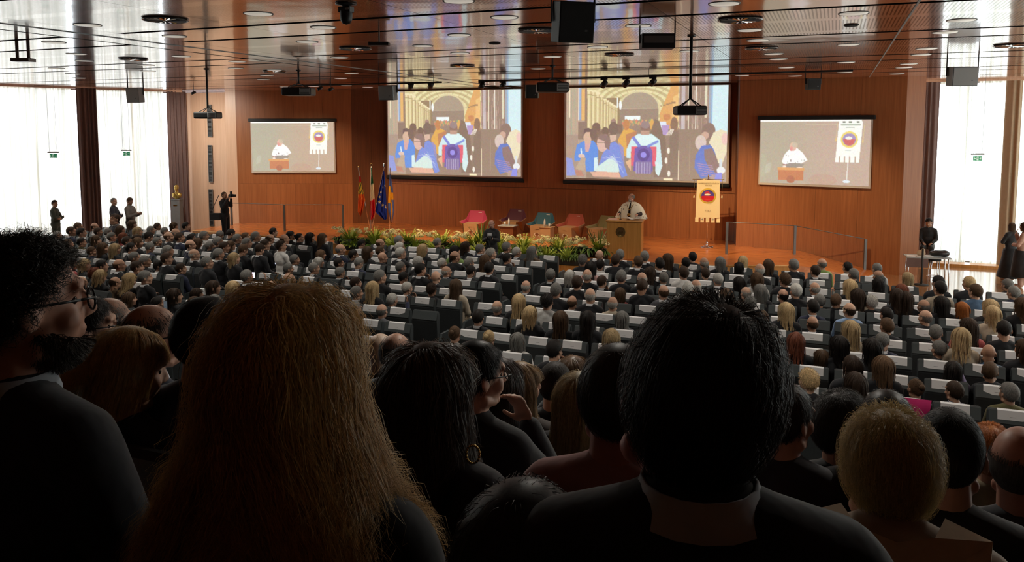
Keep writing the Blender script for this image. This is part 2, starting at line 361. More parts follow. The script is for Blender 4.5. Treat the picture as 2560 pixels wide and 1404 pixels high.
# outer walls and back of the hall
def slab(name, p0, p1, z0, z1, mat, label=None, t=0.12):
    p0, p1 = Vector(p0), Vector(p1); d = p1-p0; m = MB(); mid = (p0+p1)/2
    m.box((0, 0, 0), (d.length, t, z1-z0), mat); o = m.build(name, loc=(mid.x, mid.y, (z0+z1)/2)); o.rotation_euler = (0, 0, math.atan2(d.y, d.x)); return struct(o, label)
slab('wall_rear', (-33, -3.5), (9.5, -3.5), 0, 6.2, M_brown, 'rear wall of the hall')
slab('wall_left_rear', (-32.3, -3.5), (-32.3, 5.8), 0, 6.2, M_brown, 'left wall beside the tribune')
slab('wall_right', (9.5, -3.5), (9.5, 11.0), 0, 6.2, M_brown, 'right wall of the hall')
slab('wall_left_corner_back', (-25.05, 25.02), (-25.0, 30), 0, 6.2, M_brown)
# glazing: mullions, panes, sheer curtains and drapes
def lerp2(p0, p1, t): return (p0[0]+(p1[0]-p0[0])*t, p0[1]+(p1[1]-p0[1])*t)
def window(name, p0, p1, n, label, off):
    r = root(name, label); p0v, p1v = Vector(p0), Vector(p1); d = p1v-p0v; a = math.atan2(d.y, d.x); nrm = Vector((-d.y, d.x)).normalized()*off
    for i in range(n+1):
        c = p0v+d*(i/n)+nrm; m = MB(); m.box((0, 0, 0), (0.07, 0.10, 5.85), M_lgrey); o = m.build('mullion', r, loc=(c.x, c.y, 2.93)); o.rotation_euler = (0, 0, a)
    for z in (0.05, 5.85):
        c = (p0v+p1v)/2+nrm; m = MB(); m.box((0, 0, 0), (d.length, 0.07, 0.07), M_lgrey); o = m.build('transom', r, loc=(c.x, c.y, z)); o.rotation_euler = (0, 0, a)
    for i in range(n):
        c = p0v+d*((i+0.5)/n)+nrm; m = MB(); m.box((0, 0, 0), (d.length/n-0.08, 0.008, 5.75), M_glass); o = m.build('pane', r, loc=(c.x, c.y, 2.93)); o.rotation_euler = (0, 0, a)
    return r
window('window_1', (-32.0, 5.4), LW1, 12, 'tall left window wall behind sheer curtains', 0.45)
window('window_2', (2.5, 29.15), (9.4, 29.15), 5, 'tall right window wall behind sheer curtains', 0.0)
window('window_3', (9.6, 29.0), (9.6, 11.0), 10, 'tall window wall along the right side of the hall', 0.0)
def curtain(name, p0, p1, z0, z1, mat, label, cat='curtain', fold=0.16, amp=0.05, seed=0, group=None):
    rng = np.random.default_rng(seed); L = math.hypot(p1[0]-p0[0], p1[1]-p0[1]); n = max(8, int(L/fold*8)); nz = 7
    u = np.linspace(0, L, n); ph = np.cumsum(np.full(n, L/n)*(1+0.5*rng.standard_normal(n).cumsum()/math.sqrt(n)))
    off = amp*np.sin(ph*2*math.pi/fold)+amp*0.4*np.sin(ph*2*math.pi/fold*0.37+1)
    dx, dy = (p1[0]-p0[0])/L, (p1[1]-p0[1])/L; vs = []; fs = []
    for j in range(nz):
        t = j/(nz-1); k = 1-0.35*t
        for i in range(n):
            o = off[i]*k + 0.01*math.sin(u[i]*9+t*3)
            vs.append((p0[0]+dx*u[i]-dy*o, p0[1]+dy*u[i]+dx*o, z0+(z1-z0)*t))
    for j in range(nz-1):
        for i in range(n-1): fs.append((j*n+i, j*n+i+1, (j+1)*n+i+1, (j+1)*n+i))
    m = MB(); m.add(vs, fs, mat); o = m.build(name, smooth=True); tag(o, label, cat, group); return o
def lw(x, y=300): q = onwall(x, y, LW0, LW1); return (q.x, q.y)
def xw(px): return onY(px, 420, 28.7).x
a0 = (-32.0, 5.6); a1 = lw(182); a2 = lw(232); a3 = lw(410); a4 = lw(463)
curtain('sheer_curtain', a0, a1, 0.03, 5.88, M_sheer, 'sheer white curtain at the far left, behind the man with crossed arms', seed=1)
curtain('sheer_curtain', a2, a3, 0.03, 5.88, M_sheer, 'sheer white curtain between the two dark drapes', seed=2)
curtain('drape', (a1[0]+0.25, a1[1]), (a2[0]+0.25, a2[1]), 0.03, 5.88, M_drape, 'dark brown drape between the two left sheer curtains', fold=0.13, amp=0.06, seed=3)
curtain('drape', (a3[0]+0.2, a3[1]), (a4[0]+0.1, a4[1]), 0.03, 5.88, M_drape, 'dark brown drape behind the bust on the plinth', fold=0.13, amp=0.06, seed=4)
curtain('drape', (2.55, 28.5), (xw(2343), 28.7), 0.03, 5.88, M_drape, 'dark grey brown drape beside the right wooden pier', fold=0.12, amp=0.05, seed=5)
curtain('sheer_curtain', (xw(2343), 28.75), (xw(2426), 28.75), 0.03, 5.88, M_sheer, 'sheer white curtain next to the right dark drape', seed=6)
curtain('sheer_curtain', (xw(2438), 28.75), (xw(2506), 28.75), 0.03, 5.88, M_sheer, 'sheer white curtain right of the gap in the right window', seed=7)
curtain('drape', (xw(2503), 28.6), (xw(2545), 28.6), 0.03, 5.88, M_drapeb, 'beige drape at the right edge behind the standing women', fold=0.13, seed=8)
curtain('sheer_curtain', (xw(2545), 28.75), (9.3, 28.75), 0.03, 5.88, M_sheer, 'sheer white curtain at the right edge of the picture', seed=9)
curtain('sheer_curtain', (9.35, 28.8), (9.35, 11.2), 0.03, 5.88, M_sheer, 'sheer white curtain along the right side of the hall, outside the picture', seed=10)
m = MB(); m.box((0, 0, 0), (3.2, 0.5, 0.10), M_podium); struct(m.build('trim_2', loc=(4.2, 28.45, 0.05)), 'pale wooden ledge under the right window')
# lintels above the curtains
slab('trim_3', (-31.9, 5.6), (LW1[0]+0.15, LW1[1]), 5.84, 5.92, M_pale, 'pale rail above the left curtains', 0.05)
slab('trim_4', (2.45, 28.45), (9.4, 28.45), 5.84, 5.92, M_pale, 'pale rail above the right curtains', 0.05)

# ================================================================ stage
st = root('stage_floor', 'reddish brown polished wooden stage floor')
front = [(-22.6, 23.1), (-18.3, 22.9), (-15.7, 22.35), (-6.2, 22.25), (-2.92, 22.75), (-0.9, 23.6)]
back = [(-0.9, 26.4), (-2.94, 26.85), (-3.15, 28.05), (-16.7, 28.05), (-18.2, 27.35), (-22.55, 25.6)]
m = MB(); m.prism(front+back, 0.0, STG-0.03, M_podium); m.build('stage_front', st)
# planks run across the stage; far planks are too fine to pick apart, so the boards are a metre deep bands
yy = np.arange(22.2, 28.1, 0.42)
def clip_x(y):
    P = front+back; xs = []
    for i in range(len(P)):
        a, b_ = P[i], P[(i+1) % len(P)]
        if (a[1]-y)*(b_[1]-y) < 0: xs.append(a[0]+(b_[0]-a[0])*(y-a[1])/(b_[1]-a[1]))
    return (min(xs), max(xs)) if len(xs) >= 2 else None
m = MB(); m.prism(front+back, STG-0.03, STG, M_stage); m.build('stage_boards', st)
m = MB()
pts = [(x, y) for x, y in front]
for a, b_ in zip(pts[:-1], pts[1:]): m.cyl((a[0], a[1], STG-0.02), (b_[0], b_[1], STG-0.02), 0.03, M_podium, n=8)
m.build('nosing', st, smooth=True)
# ramp that runs down along the right wing
m = MB(); A = [(-0.9, 23.6, STG), (1.35, 24.85, 0.02), (1.5, 26.0, 0.02), (-0.9, 26.4, STG)]
m.add(A+[(x, y, 0.0) for x, y, z in A], [(0, 1, 2, 3), (4, 5, 1, 0), (5, 6, 2, 1), (7, 4, 0, 3), (6, 7, 3, 2)], M_stage); m.build('ramp', st)
# steps and vents in the stage front by the aisle
for k in range(2):
    m = MB(); m.box((-7.6, 22.1-0.32*k, 0.17*(2-k)/2), (2.6, 0.34, 0.17*(2-k)), M_podium); m.build('step', st)
for k, x in enumerate((-8.35, -7.1, -9.7, -11.1)):
    v = MB(); v.box((x, 22.27, 0.30), (1.05, 0.03, 0.17), M_dark)
    for i in range(5): v.box((x, 22.24, 0.235+0.034*i), (1.03, 0.02, 0.012), M_grey)
    o = v.build('vent_grille', st); o['kind'] = 'stuff'
# railings: posts, top rail, glass infill
def railing(posts, label, glass=True, h=1.0):
    base = posts[0]; r = thing('glass_railing', label, 'railing', base); m = MB(); n = len(posts)
    for p in posts:
        q = Vector(p)-Vector(base); s = MB(); s.box((q.x, q.y, q.z+h/2), (0.07, 0.07, h), M_post, math.radians(20)); s.build('post', r)
    tr = MB(); tr.tube([(Vector(p)-Vector(base)+Vector((0, 0, h))) for p in posts], 0.013, M_post); tr.build('top_rail', r, smooth=True)
    for a, b_ in zip(posts[:-1], posts[1:]):
        a, b_ = Vector(a)-Vector(base), Vector(b_)-Vector(base); g = MB(); z = Vector((0, 0, 1)); e = (b_-a)*0.03
        g.quad(a+e+z*0.08, b_-e+z*0.08, b_-e+z*(h-0.03), a+e+z*(h-0.03), M_glass); g.build('glass_pane', r)
railing([onz(1816, 635, STG), (-1.05, 25.6, 0.30+0.1), (0.95, 25.85, 0.06)], 'glass railing with grey posts on the right of the stage')
railing([(-22.3, 24.9, STG-0.1), tuple(onz(712, 577, STG)), tuple(onz(858, 577, STG))], 'glass railing with grey posts on the left of the stage')
# ================================================================ pictures shown on the projection screens
def lin(c):
    c = np.asarray(c, float)/255.0; return np.where(c <= 0.04045, c/12.92, ((c+0.055)/1.055)**2.4)
class Pic:
    def __init__(s, w, h, x0, y0, x1, y1, bg):
        s.w, s.h = w, h; s.X, s.Y = np.meshgrid(np.linspace(x0, x1, w), np.linspace(y0, y1, h)); s.a = np.zeros((h, w, 3)); s.a[:] = bg
    def put(s, m, c, al=1.0): s.a[m] = s.a[m]*(1-al)+np.array(c, float)*al
    def rect(s, x0, y0, x1, y1, c, al=1.0): s.put((s.X >= x0) & (s.X <= x1) & (s.Y >= y0) & (s.Y <= y1), c, al)
    def ell(s, cx, cy, rx, ry, c, al=1.0, rot=0.0):
        r = math.radians(rot); dx, dy = s.X-cx, s.Y-cy; u = dx*math.cos(r)+dy*math.sin(r); v = -dx*math.sin(r)+dy*math.cos(r)
        s.put((u/rx)**2+(v/ry)**2 <= 1, c, al)
    def poly(s, P, c, al=1.0):
        m = np.zeros(s.X.shape, bool); n = len(P)
        for i in range(n):
            xa, ya = P[i]; xb, yb2 = P[(i+1) % n]
            if ya == yb2: continue
            t = ((ya > s.Y) != (yb2 > s.Y)) & (s.X < (xb-xa)*(s.Y-ya)/(yb2-ya)+xa); m ^= t
        s.put(m, c, al)
    def line(s, x0, y0, x1, y1, w, c, al=1.0):
        d = math.hypot(x1-x0, y1-y0); nx, ny = -(y1-y0)/d*w/2, (x1-x0)/d*w/2
        s.poly([(x0+nx, y0+ny), (x1+nx, y1+ny), (x1-nx, y1-ny), (x0-nx, y0-ny)], c, al)
    def mesh(s, name, p00, p10, p11, p01, mat):
        """bilinear patch between the four corners (top left, top right, bottom right, bottom left)"""
        if s.w > 200:                                   # a projected picture is soft and washed out by the daylight
            for _ in range(1): s.a[1:-1, 1:-1] = (s.a[1:-1, 1:-1]*4+s.a[:-2, 1:-1]+s.a[2:, 1:-1]+s.a[1:-1, :-2]+s.a[1:-1, 2:])/8
            s.a = s.a*0.84+np.array((196, 182, 168))*0.16
            g_ = np.random.default_rng(3); n_ = g_.standard_normal((s.h//3+2, s.w//3+2, 3)).repeat(3, 0).repeat(3, 1)[:s.h, :s.w]; s.a = np.clip(s.a+n_*2.5+g_.standard_normal((s.h, s.w, 1))*3, 0, 255)
        w, h = s.w, s.h; U, V = np.meshgrid(np.linspace(0, 1, w), np.linspace(0, 1, h)); U = U[..., None]; V = V[..., None]
        P = [np.array(p, float) for p in (p00, p10, p11, p01)]
        v = (P[0]*(1-U)*(1-V)+P[1]*U*(1-V)+P[2]*U*V+P[3]*(1-U)*V).reshape(-1, 3)
        i = (np.arange(h-1)[:, None]*w+np.arange(w-1)[None]).reshape(-1)
        f = np.stack([i, i+w, i+w+1, i+1], 1)
        me = bpy.data.meshes.new(name); me.from_pydata(v.tolist(), [], f.tolist()); me.materials.append(mat)
        at = me.color_attributes.new('pic', 'FLOAT_COLOR', 'POINT'); col = np.ones((w*h, 4)); col[:, :3] = lin(s.a).reshape(-1, 3)
        at.data.foreach_set('color', col.reshape(-1)); me.update(); return me
rng = np.random.default_rng(5)
def street_picture():
    p = Pic(370, 206, 70, 60, 2285, 1290, (176, 152, 134)); R = p.rect; E = p.ell; Q = p.poly
    for i in range(60):                                    # brick house at the left edge
        x = 70+rng.random()*175; R(x, 60, x+6+rng.random()*12, 300+rng.random()*700, (205-rng.random()*50, 165, 140), 0.7)
    R(70, 700, 250, 1290, (168, 145, 128)); R(110, 90, 128, 460, (250, 235, 200)); R(245, 60, 262, 500, (250, 250, 240)); R(262, 60, 292, 490, (150, 170, 205)); R(296, 75, 342, 500, (232, 178, 105))
    R(345, 60, 372, 520, (150, 120, 100)); R(250, 520, 372, 760, (140, 115, 100))
    Q([(372, 60), (1640, 60), (1640, 560), (1400, 520), (372, 640)], (208, 192, 142))
    for k in range(11):                                    # vault ribs
        r = 1.0-k*0.07; E(1110, 330, 730*r, 400*r, (232, 222, 168) if k % 2 == 0 else (196, 178, 128))
    for k in range(7): p.line(600+k*150, 60, 860+k*75, 220, 6, (178, 158, 112))
    E(1110, 345, 285, 235, (222, 208, 160)); E(1110, 345, 262, 212, (168, 150, 128)); R(845, 345, 1372, 350, (200, 180, 150)); R(835, 352, 1375, 640, (152, 130, 112))
    cw = [(380, 442, 110, 640), (445, 500, 120, 640), (506, 560, 150, 650), (566, 608, 190, 660), (614, 648, 230, 660), (654, 686, 255, 620), (692, 716, 280, 600), (722, 744, 300, 570), (750, 768, 315, 560), (774, 790, 325, 550), (796, 810, 335, 540)]
    R(372, 200, 840, 640, (150, 125, 92))
    for x0, x1, y0, y1 in cw:
        R(x0, y0, x1, y1, (205, 185, 132)); R(x0+4, y0, x0+(x1-x0)*0.6, y1, (236, 220, 170)); R(x0-6, y0-24, x1+6, y0, (240, 228, 180)); R(x0-6, y0+40, x1+6, y0+48, (180, 158, 112))
    E(850, 300, 20, 60, (245, 250, 250)); R(800, 200, 815, 330, (240, 248, 245))
    Q([(1640, 60), (1640, 640), (1400, 560), (1390, 420), (1470, 230), (1540, 60)], (224, 166, 98)); Q([(1640, 160), (1640, 600), (1560, 580), (1570, 200)], (240, 190, 120))
    for k in range(5): R(1400+k*38, 310-k*12, 1425+k*44, 322-k*10, (165, 125, 90))
    R(1650, 60, 2075, 1290, (150, 124, 108))
    for i in range(90):
        x = 1655+rng.random()*400; y = 60+rng.random()*900; R(x, y, x+3+rng.random()*8, y+40+rng.random()*240, (215+rng.random()*40, 200, 180), 0.55)
    R(1680, 60, 1728, 700, (205, 195, 200), 0.8); R(1770, 60, 1782, 680, (250, 240, 210)); R(1865, 60, 1878, 660, (250, 245, 230)); R(1985, 60, 2020, 470, (225, 220, 190)); R(2040, 60, 2078, 560, (160, 170, 185))
    R(2078, 40, 2285, 700, (212, 240, 246)); R(2070, 60, 2088, 640, (150, 190, 225))
    R(372, 620, 2080, 1290, (150, 126, 108)); R(915, 440, 1130, 500, (240, 250, 250))
    for i in range(60): E(880+rng.random()*420, 500+rng.random()*60, 14, 20, (120+rng.random()*120, 110+rng.random()*90, 110), 0.8)
    for cx, cy, s, c in ((510, 600, 60, (120, 92, 78)), (640, 650, 50, (118, 92, 78)), (755, 520, 34, (160, 130, 115)), (845, 530, 30, (150, 120, 100))): E(cx, cy, s, s*1.2, c); R(cx-s*1.3, cy+s*0.8, cx+s*1.3, cy+s*5, (130, 102, 86))
    Q([(820, 760), (900, 620), (960, 600), (1060, 640), (1090, 800), (1000, 1000), (850, 960)], (226, 168, 80)); E(935, 560, 45, 75, (196, 130, 80)); Q([(930, 690), (1080, 640), (1060, 900), (960, 980)], (190, 125, 85))
    E(1290, 560, 30, 70, (225, 170, 90)); Q([(1260, 700), (1330, 480), (1400, 520), (1480, 760), (1500, 1250), (1330, 1250)], (132, 108, 92))
    E(1490, 460, 50, 45, (205, 135, 85)); Q([(1390, 520), (1480, 520), (1510, 640), (1430, 640)], (225, 235, 250)); Q([(1420, 570), (1530, 560), (1500, 700), (1440, 690)], (180, 150, 200)); E(1590, 560, 50, 100, (140, 108, 86)); Q([(1540, 640), (1650, 640), (1650, 1250), (1500, 1250)], (136, 112, 96))
    for k in range(4): p.line(1480+k*22, 700, 1550+k*12, 620, 9, (245, 235, 220))
    for x, y in ((1520, 900), (1490, 1030), (1530, 1200)): E(x, y, 20, 40, (245, 240, 225))
    R(1460, 1265, 1580, 1290, (250, 235, 190)); R(1650, 900, 1662, 1290, (245, 225, 190)); R(1800, 760, 1808, 1200, (180, 155, 130))
    # man with hooded top and red and violet backpack
    Q([(940, 1000), (945, 880), (1010, 740), (1100, 680), (1290, 680), (1400, 760), (1440, 1100), (1400, 1230), (1350, 1180), (1340, 860), (1010, 860), (1000, 1010)], (206, 236, 240))
    Q([(1100, 690), (1290, 690), (1390, 770), (1240, 840), (1120, 830), (1060, 720)], (222, 246, 246)); E(1200, 600, 68, 82, (140, 108, 96)); E(1200, 560, 60, 50, (150, 128, 125))
    R(1140, 640, 1255, 690, (190, 150, 130)); Q([(1010, 850), (1360, 850), (1350, 1110), (1010, 1110)], (226, 92, 112)); Q([(1060, 880), (1110, 840), (1260, 840), (1300, 900), (1310, 1180), (1040, 1180)], (112, 90, 168)); E(1180, 960, 85, 85, (92, 70, 140)); E(1180, 960, 40, 40, (150, 140, 235)); R(1080, 1050, 1290, 1210, (130, 112, 160))
    for k in range(6): R(1075+k*38, 1060, 1088+k*38, 1210, (180, 165, 205))
    p.line(1030, 720, 1130, 850, 40, (120, 130, 215)); p.line(1380, 775, 1230, 850, 30, (125, 140, 220)); Q([(1340, 1040), (1440, 1100), (1390, 1240), (1350, 1200)], (215, 240, 240)); Q([(930, 1060), (1010, 1010), (1010, 1180)], (230, 180, 140))
    # woman in blue denim with phone
    Q([(190, 1010), (230, 830), (330, 780), (470, 770), (540, 860), (540, 1190), (370, 1200), (350, 1040), (200, 1060)], (92, 140, 226)); Q([(345, 800), (440, 790), (400, 930), (355, 930)], (215, 165, 165)); E(385, 730, 58, 88, (215, 175, 150)); Q([(330, 700), (330, 620), (400, 600), (460, 640), (460, 720), (420, 660), (360, 660)], (105, 82, 80)); E(470, 680, 50, 80, (118, 92, 82))
    E(300, 985, 50, 30, (225, 195, 180)); p.line(290, 880, 300, 960, 20, (220, 240, 250)); Q([(210, 1160), (300, 1000), (360, 1010), (350, 1200)], (190, 165, 140))
    # man with glasses and blue scarf
    Q([(690, 820), (780, 780), (860, 850), (880, 1000), (960, 1240), (880, 1270), (760, 1000), (540, 1130), (600, 960)], (120, 140, 220)); Q([(540, 1120), (740, 980), (820, 1060), (850, 1190), (700, 1230), (480, 1180)], (212, 235, 228)); E(600, 810, 80, 115, (220, 180, 165)); Q([(540, 750), (560, 690), (660, 680), (715, 760), (700, 900), (640, 860), (630, 780)], (140, 112, 105)); R(505, 795, 640, 803, (80, 60, 60))
    Q([(480, 1010), (530, 1000), (540, 1130), (480, 1180)], (215, 240, 245)); Q([(430, 1200), (560, 1190), (840, 1200), (870, 1270), (470, 1260)], (228, 175, 150)); E(755, 610, 66, 90, (120, 96, 86)); Q([(700, 700), (800, 690), (800, 760), (720, 800)], (215, 180, 160)); Q([(830, 790), (900, 860), (920, 1100), (870, 960)], (150, 140, 190))
    for k in range(4): p.line(600+k*50, 1010-k*20, 860+k*16, 1000+k*70, 8, (175, 190, 240))
    Q([(75, 1010), (160, 1020), (215, 1250), (80, 1260)], (140, 150, 220)); E(120, 920, 50, 70, (175, 145, 125)); Q([(200, 1180), (300, 1180), (340, 1260), (230, 1260)], (190, 130, 110))
    # people at the right edge
    E(2045, 640, 88, 105, (140, 112, 100)); E(2000, 700, 50, 50, (205, 165, 145)); E(1945, 790, 72, 95, (216, 196, 186)); Q([(1870, 1120), (1880, 960), (1960, 830), (2080, 820), (2150, 900), (2200, 1180), (1960, 1260)], (96, 118, 200)); Q([(1990, 880), (2090, 860), (2170, 1000), (2240, 1240), (2060, 1120), (2000, 1000)], (140, 112, 108))
    for k in range(6): p.line(1900+k*10, 1060+k*30, 2100+k*14, 1090+k*30, 10, (175, 140, 180))
    Q([(2050, 790), (2110, 660), (2200, 620), (2285, 650), (2285, 900), (2230, 1060), (2180, 1050), (2120, 880)], (236, 224, 190)); E(2255, 740, 40, 80, (240, 200, 190)); R(2190, 1000, 2225, 1130, (215, 225, 230)); E(2215, 1145, 55, 45, (235, 238, 240)); Q([(2150, 1190), (2230, 1170), (2230, 1290), (2130, 1290)], (140, 140, 230))
    return p
def speaker_picture(shift, warm):
    p = Pic(250, 142, 90, 165, 2140, 1330, (182, 168, 150)); R = p.rect; E = p.ell; Q = p.poly
    g = np.clip((p.X-500)/900, 0, 1)[..., None]; p.a[:] = np.array(warm[0])*(1-g)+np.array(warm[1])*g
    R(90, 165, 1980, 196, (252, 253, 250)); R(950, 240, 1560, 254, (205, 190, 160)); E(1300, 1250, 260, 110, (190, 140, 120), 0.35)
    R(110, 790, 220, 1200, (176, 178, 150), 0.6); Q([(180, 1160), (210, 990), (320, 940), (290, 1130)], (196, 200, 180), 0.5)
    Q([(1575, 190), (2000, 190), (1955, 925), (1525, 925)], (250, 253, 246))
    for x in (1590, 1680, 1770, 1870): R(x, 815, x+28, 925, warm[1])
    for x in (1640, 1750, 1885): R(x, 196, x+55, 220, (90, 90, 80))
    R(1610, 245, 1960, 272, (170, 180, 165)); R(1700, 290, 1860, 312, (185, 190, 178)); E(1768, 515, 152, 146, (238, 214, 110)); E(1768, 515, 118, 110, (160, 140, 190)); Q([(1655, 510), (1880, 510), (1840, 600), (1768, 625), (1700, 600)], (206, 96, 98)); E(1760, 490, 62, 28, (245, 246, 235))
    R(1700, 700, 1810, 716, (205, 210, 205)); p.line(1760, 920, 1745, 1230, 16, (235, 236, 225)); E(1740, 1260, 66, 26, (225, 238, 246)); p.line(1550, 230, 1530, 520, 8, (225, 200, 140)); E(1528, 520, 14, 34, (230, 195, 120)); p.line(2030, 230, 2010, 540, 8, (225, 200, 140)); E(2010, 540, 14, 34, (230, 195, 120))
    dx = shift
    Q([(520+dx, 930), (570+dx, 800), (670+dx, 690), (810+dx, 675), (920+dx, 760), (1015+dx, 895), (840+dx, 985), (730+dx, 950), (650+dx, 985), (550+dx, 970)], (253, 253, 253)); Q([(600+dx, 975), (680+dx, 950), (740+dx, 955), (960+dx, 960), (900+dx, 1045), (600+dx, 1040)], (150, 140, 130))
    E(735+dx, 650, 66, 80, (226, 180, 160)); E(765+dx, 620, 52, 45, (200, 185, 160)); E(700+dx, 690, 30, 40, (225, 150, 140))
    for x, y in ((605, 815), (650, 825), (830, 930), (905, 900), (950, 895), (635, 935), (785, 945)): R(x+dx-6, y-8, x+dx+6, y+8, (120, 120, 120))
    E(695+dx, 905, 12, 22, (130, 110, 110)); R(540+dx, 975, 620+dx, 985, (150, 60, 60)); E(575+dx, 1025, 34, 26, (245, 225, 215)); E(870+dx, 1040, 60, 20, (250, 235, 225))
    R(440+dx, 1040, 955+dx, 1090, (222, 158, 96)); R(460+dx, 1090, 940+dx, 1265, (196, 118, 78)); E(700+dx, 1250, 80, 70, (172, 100, 72))
    return p
M_pic = attrcol('projected_picture', emit=0.50, base=0.0)
M_scr = plain('screen_border', (0.62, 0.56, 0.50), 0.8)
PIC_A = street_picture()
def big_screen(x0, x1, label, me=None):
    z0, z1, Y = 2.50, 5.86, 27.72
    r = thing('projection_screen', label, 'screen', ((x0+x1)/2, Y, z0), 0, 'large projection screens above the stage'); w = x1-x0; h = z1-z0
    m = MB(); m.box((0, 0.04, h/2), (w, 0.02, h), M_scr); m.build('screen_sheet', r)
    if me is None: me = PIC_A.mesh('picture', (-w/2+0.06, 0.02, h-0.02), (w/2-0.06, 0.02, h-0.02), (w/2-0.06, 0.02, 0.06), (-w/2+0.06, 0.02, 0.06), M_pic)
    link('picture', me, r)
    m = MB(); m.cyl((-w/2-0.02, 0.03, -0.08), (w/2+0.02, 0.03, -0.08), 0.07, M_blackm, n=14); m.build('weight_bar', r, smooth=True)
    m = MB(); m.box((0, 0.10, -0.12), (w+0.1, 0.03, 0.10), M_blackm); m.build('bar_backing', r)
    return me
pm = big_screen(-16.78, -10.90, 'left one of the two large projection screens showing a crowded arcade')
big_screen(-9.25, -3.33, 'right one of the two large projection screens, partly behind the white banner', pm)
def side_screen(p0, p1, xa, xb, ya, yb_, pic, label):
    A = onwall(xa, ya, p0, p1); B = onwall(xb, ya, p0, p1); z1 = 4.66; z0 = 2.58
    d = Vector((p1[0]-p0[0], p1[1]-p0[1])).normalized(); ang = math.atan2(d.y, d.x); w = math.hypot(B.x-A.x, B.y-A.y); nx, ny = d.y, -d.x
    r = thing('side_screen', label, 'screen', ((A.x+B.x)/2+nx*0.10, (A.y+B.y)/2+ny*0.10, z0), ang); h = z1-z0
    m = MB(); m.box((0, 0.02, h/2), (w, 0.012, h), M_scr); m.build('screen_sheet', r)
    link('picture', pic.mesh('picture', (-w/2+0.02, 0.008, h-0.02), (w/2-0.05, 0.008, h-0.02), (w/2-0.05, 0.008, 0.06), (-w/2+0.05, 0.008, 0.06), M_pic), r)
    m = MB(); m.box((0, 0.02, h+0.05), (w+0.14, 0.12, 0.13), M_black); m.build('roller_case', r, bevel=0.02)
    m = MB(); m.cyl((-w/2, 0.02, 0), (w/2, 0.02, 0), 0.012, M_scr, n=8); m.build('bottom_rod', r)
side_screen(WL0, WL1, 627, 838, 300, 431, speaker_picture(60, ((176, 170, 148), (190, 165, 142))), 'small projection screen on the left wing wall showing the speaker')
side_screen(WR0, WR1, 1902, 2184, 296, 465, speaker_picture(0, ((178, 166, 144), (190, 165, 148))), 'small projection screen on the right wing wall showing the speaker')
# ================================================================ people: meshes
class Blob:
    """ellipsoids and tapered limbs fused into ONE continuous surface (voxel remesh)"""
    def __init__(s): s.mb = MB()
    def e(s, c, r, M=None, T=None, nu=16, nv=10):
        if T is not None: c = T @ Vector(c); M = (T.to_3x3() @ M) if M is not None else T.to_3x3()
        s.mb.ell(c, r, M_dark, nu, nv, M); return s
    def c(s, p0, p1, r0, r1=None, T=None, n=14):
        p0, p1 = Vector(p0), Vector(p1); r1 = r0 if r1 is None else r1
        if T is not None: p0, p1 = T @ p0, T @ p1
        s.mb.cyl(p0, p1, r0, M_dark, r1, n=n); s.mb.ell(p0, (r0,)*3, M_dark, n, 8); s.mb.ell(p1, (r1,)*3, M_dark, n, 8); return s
    def mesh(s, name, voxel, mat, ratio=0.3, smooth=3):
        o = link('tmp', s.mb.mesh('tmp')); r = o.modifiers.new('r', 'REMESH'); r.mode = 'VOXEL'; r.voxel_size = voxel
        k = o.modifiers.new('s', 'SMOOTH'); k.iterations = smooth; k.factor = 0.5
        if ratio < 1: d = o.modifiers.new('d', 'DECIMATE'); d.ratio = ratio
        dg = bpy.context.evaluated_depsgraph_get(); dg.update(); me = bpy.data.meshes.new_from_object(o.evaluated_get(dg)); me.name = name
        old = o.data; bpy.data.objects.remove(o); bpy.data.meshes.remove(old)
        me.materials.clear(); me.materials.append(mat); me.polygons.foreach_set('use_smooth', [True]*len(me.polygons)); me.update(); return me
def add_head(B, T, fine=False, beard=False):
    """T: head frame -> body frame; head centre at origin, face towards +Y"""
    B.e((0, -0.012, 0.022), (0.074, 0.096, 0.093), T=T, nu=20, nv=14); B.e((0, 0.022, -0.03), (0.060, 0.070, 0.082), T=T)
    B.c((0, 0.02, -0.07), (0, 0.052, -0.088), 0.044, 0.028, T=T); B.e((0, 0.070, -0.092), (0.022, 0.016, 0.016), T=T)
    for sx in (-1, 1):
        B.e((sx*0.038, 0.052, -0.028), (0.026, 0.028, 0.028), T=T); B.c((sx*0.045, 0.072, 0.030), (sx*0.012, 0.084, 0.032), 0.011, T=T, n=8)
        B.c((sx*0.052, 0.0, -0.075), (sx*0.030, 0.045, -0.088), 0.022, 0.018, T=T)
        M = Euler((0, math.radians(-8*sx), math.radians(22*sx))).to_matrix()
        B.e((sx*0.080, -0.012, -0.004), (0.007, 0.021, 0.034), M, T=T); B.e((sx*0.074, -0.002, -0.010), (0.010, 0.012, 0.022), M, T=T)
    B.c((0, 0.084, 0.022), (0, 0.106, -0.020), 0.008, 0.012, T=T, n=8); B.e((0, 0.098, -0.026), (0.018, 0.010, 0.009), T=T)
    B.e((0, 0.086, -0.054), (0.024, 0.010, 0.006), T=T); B.e((0, 0.083, -0.065), (0.020, 0.010, 0.007), T=T)
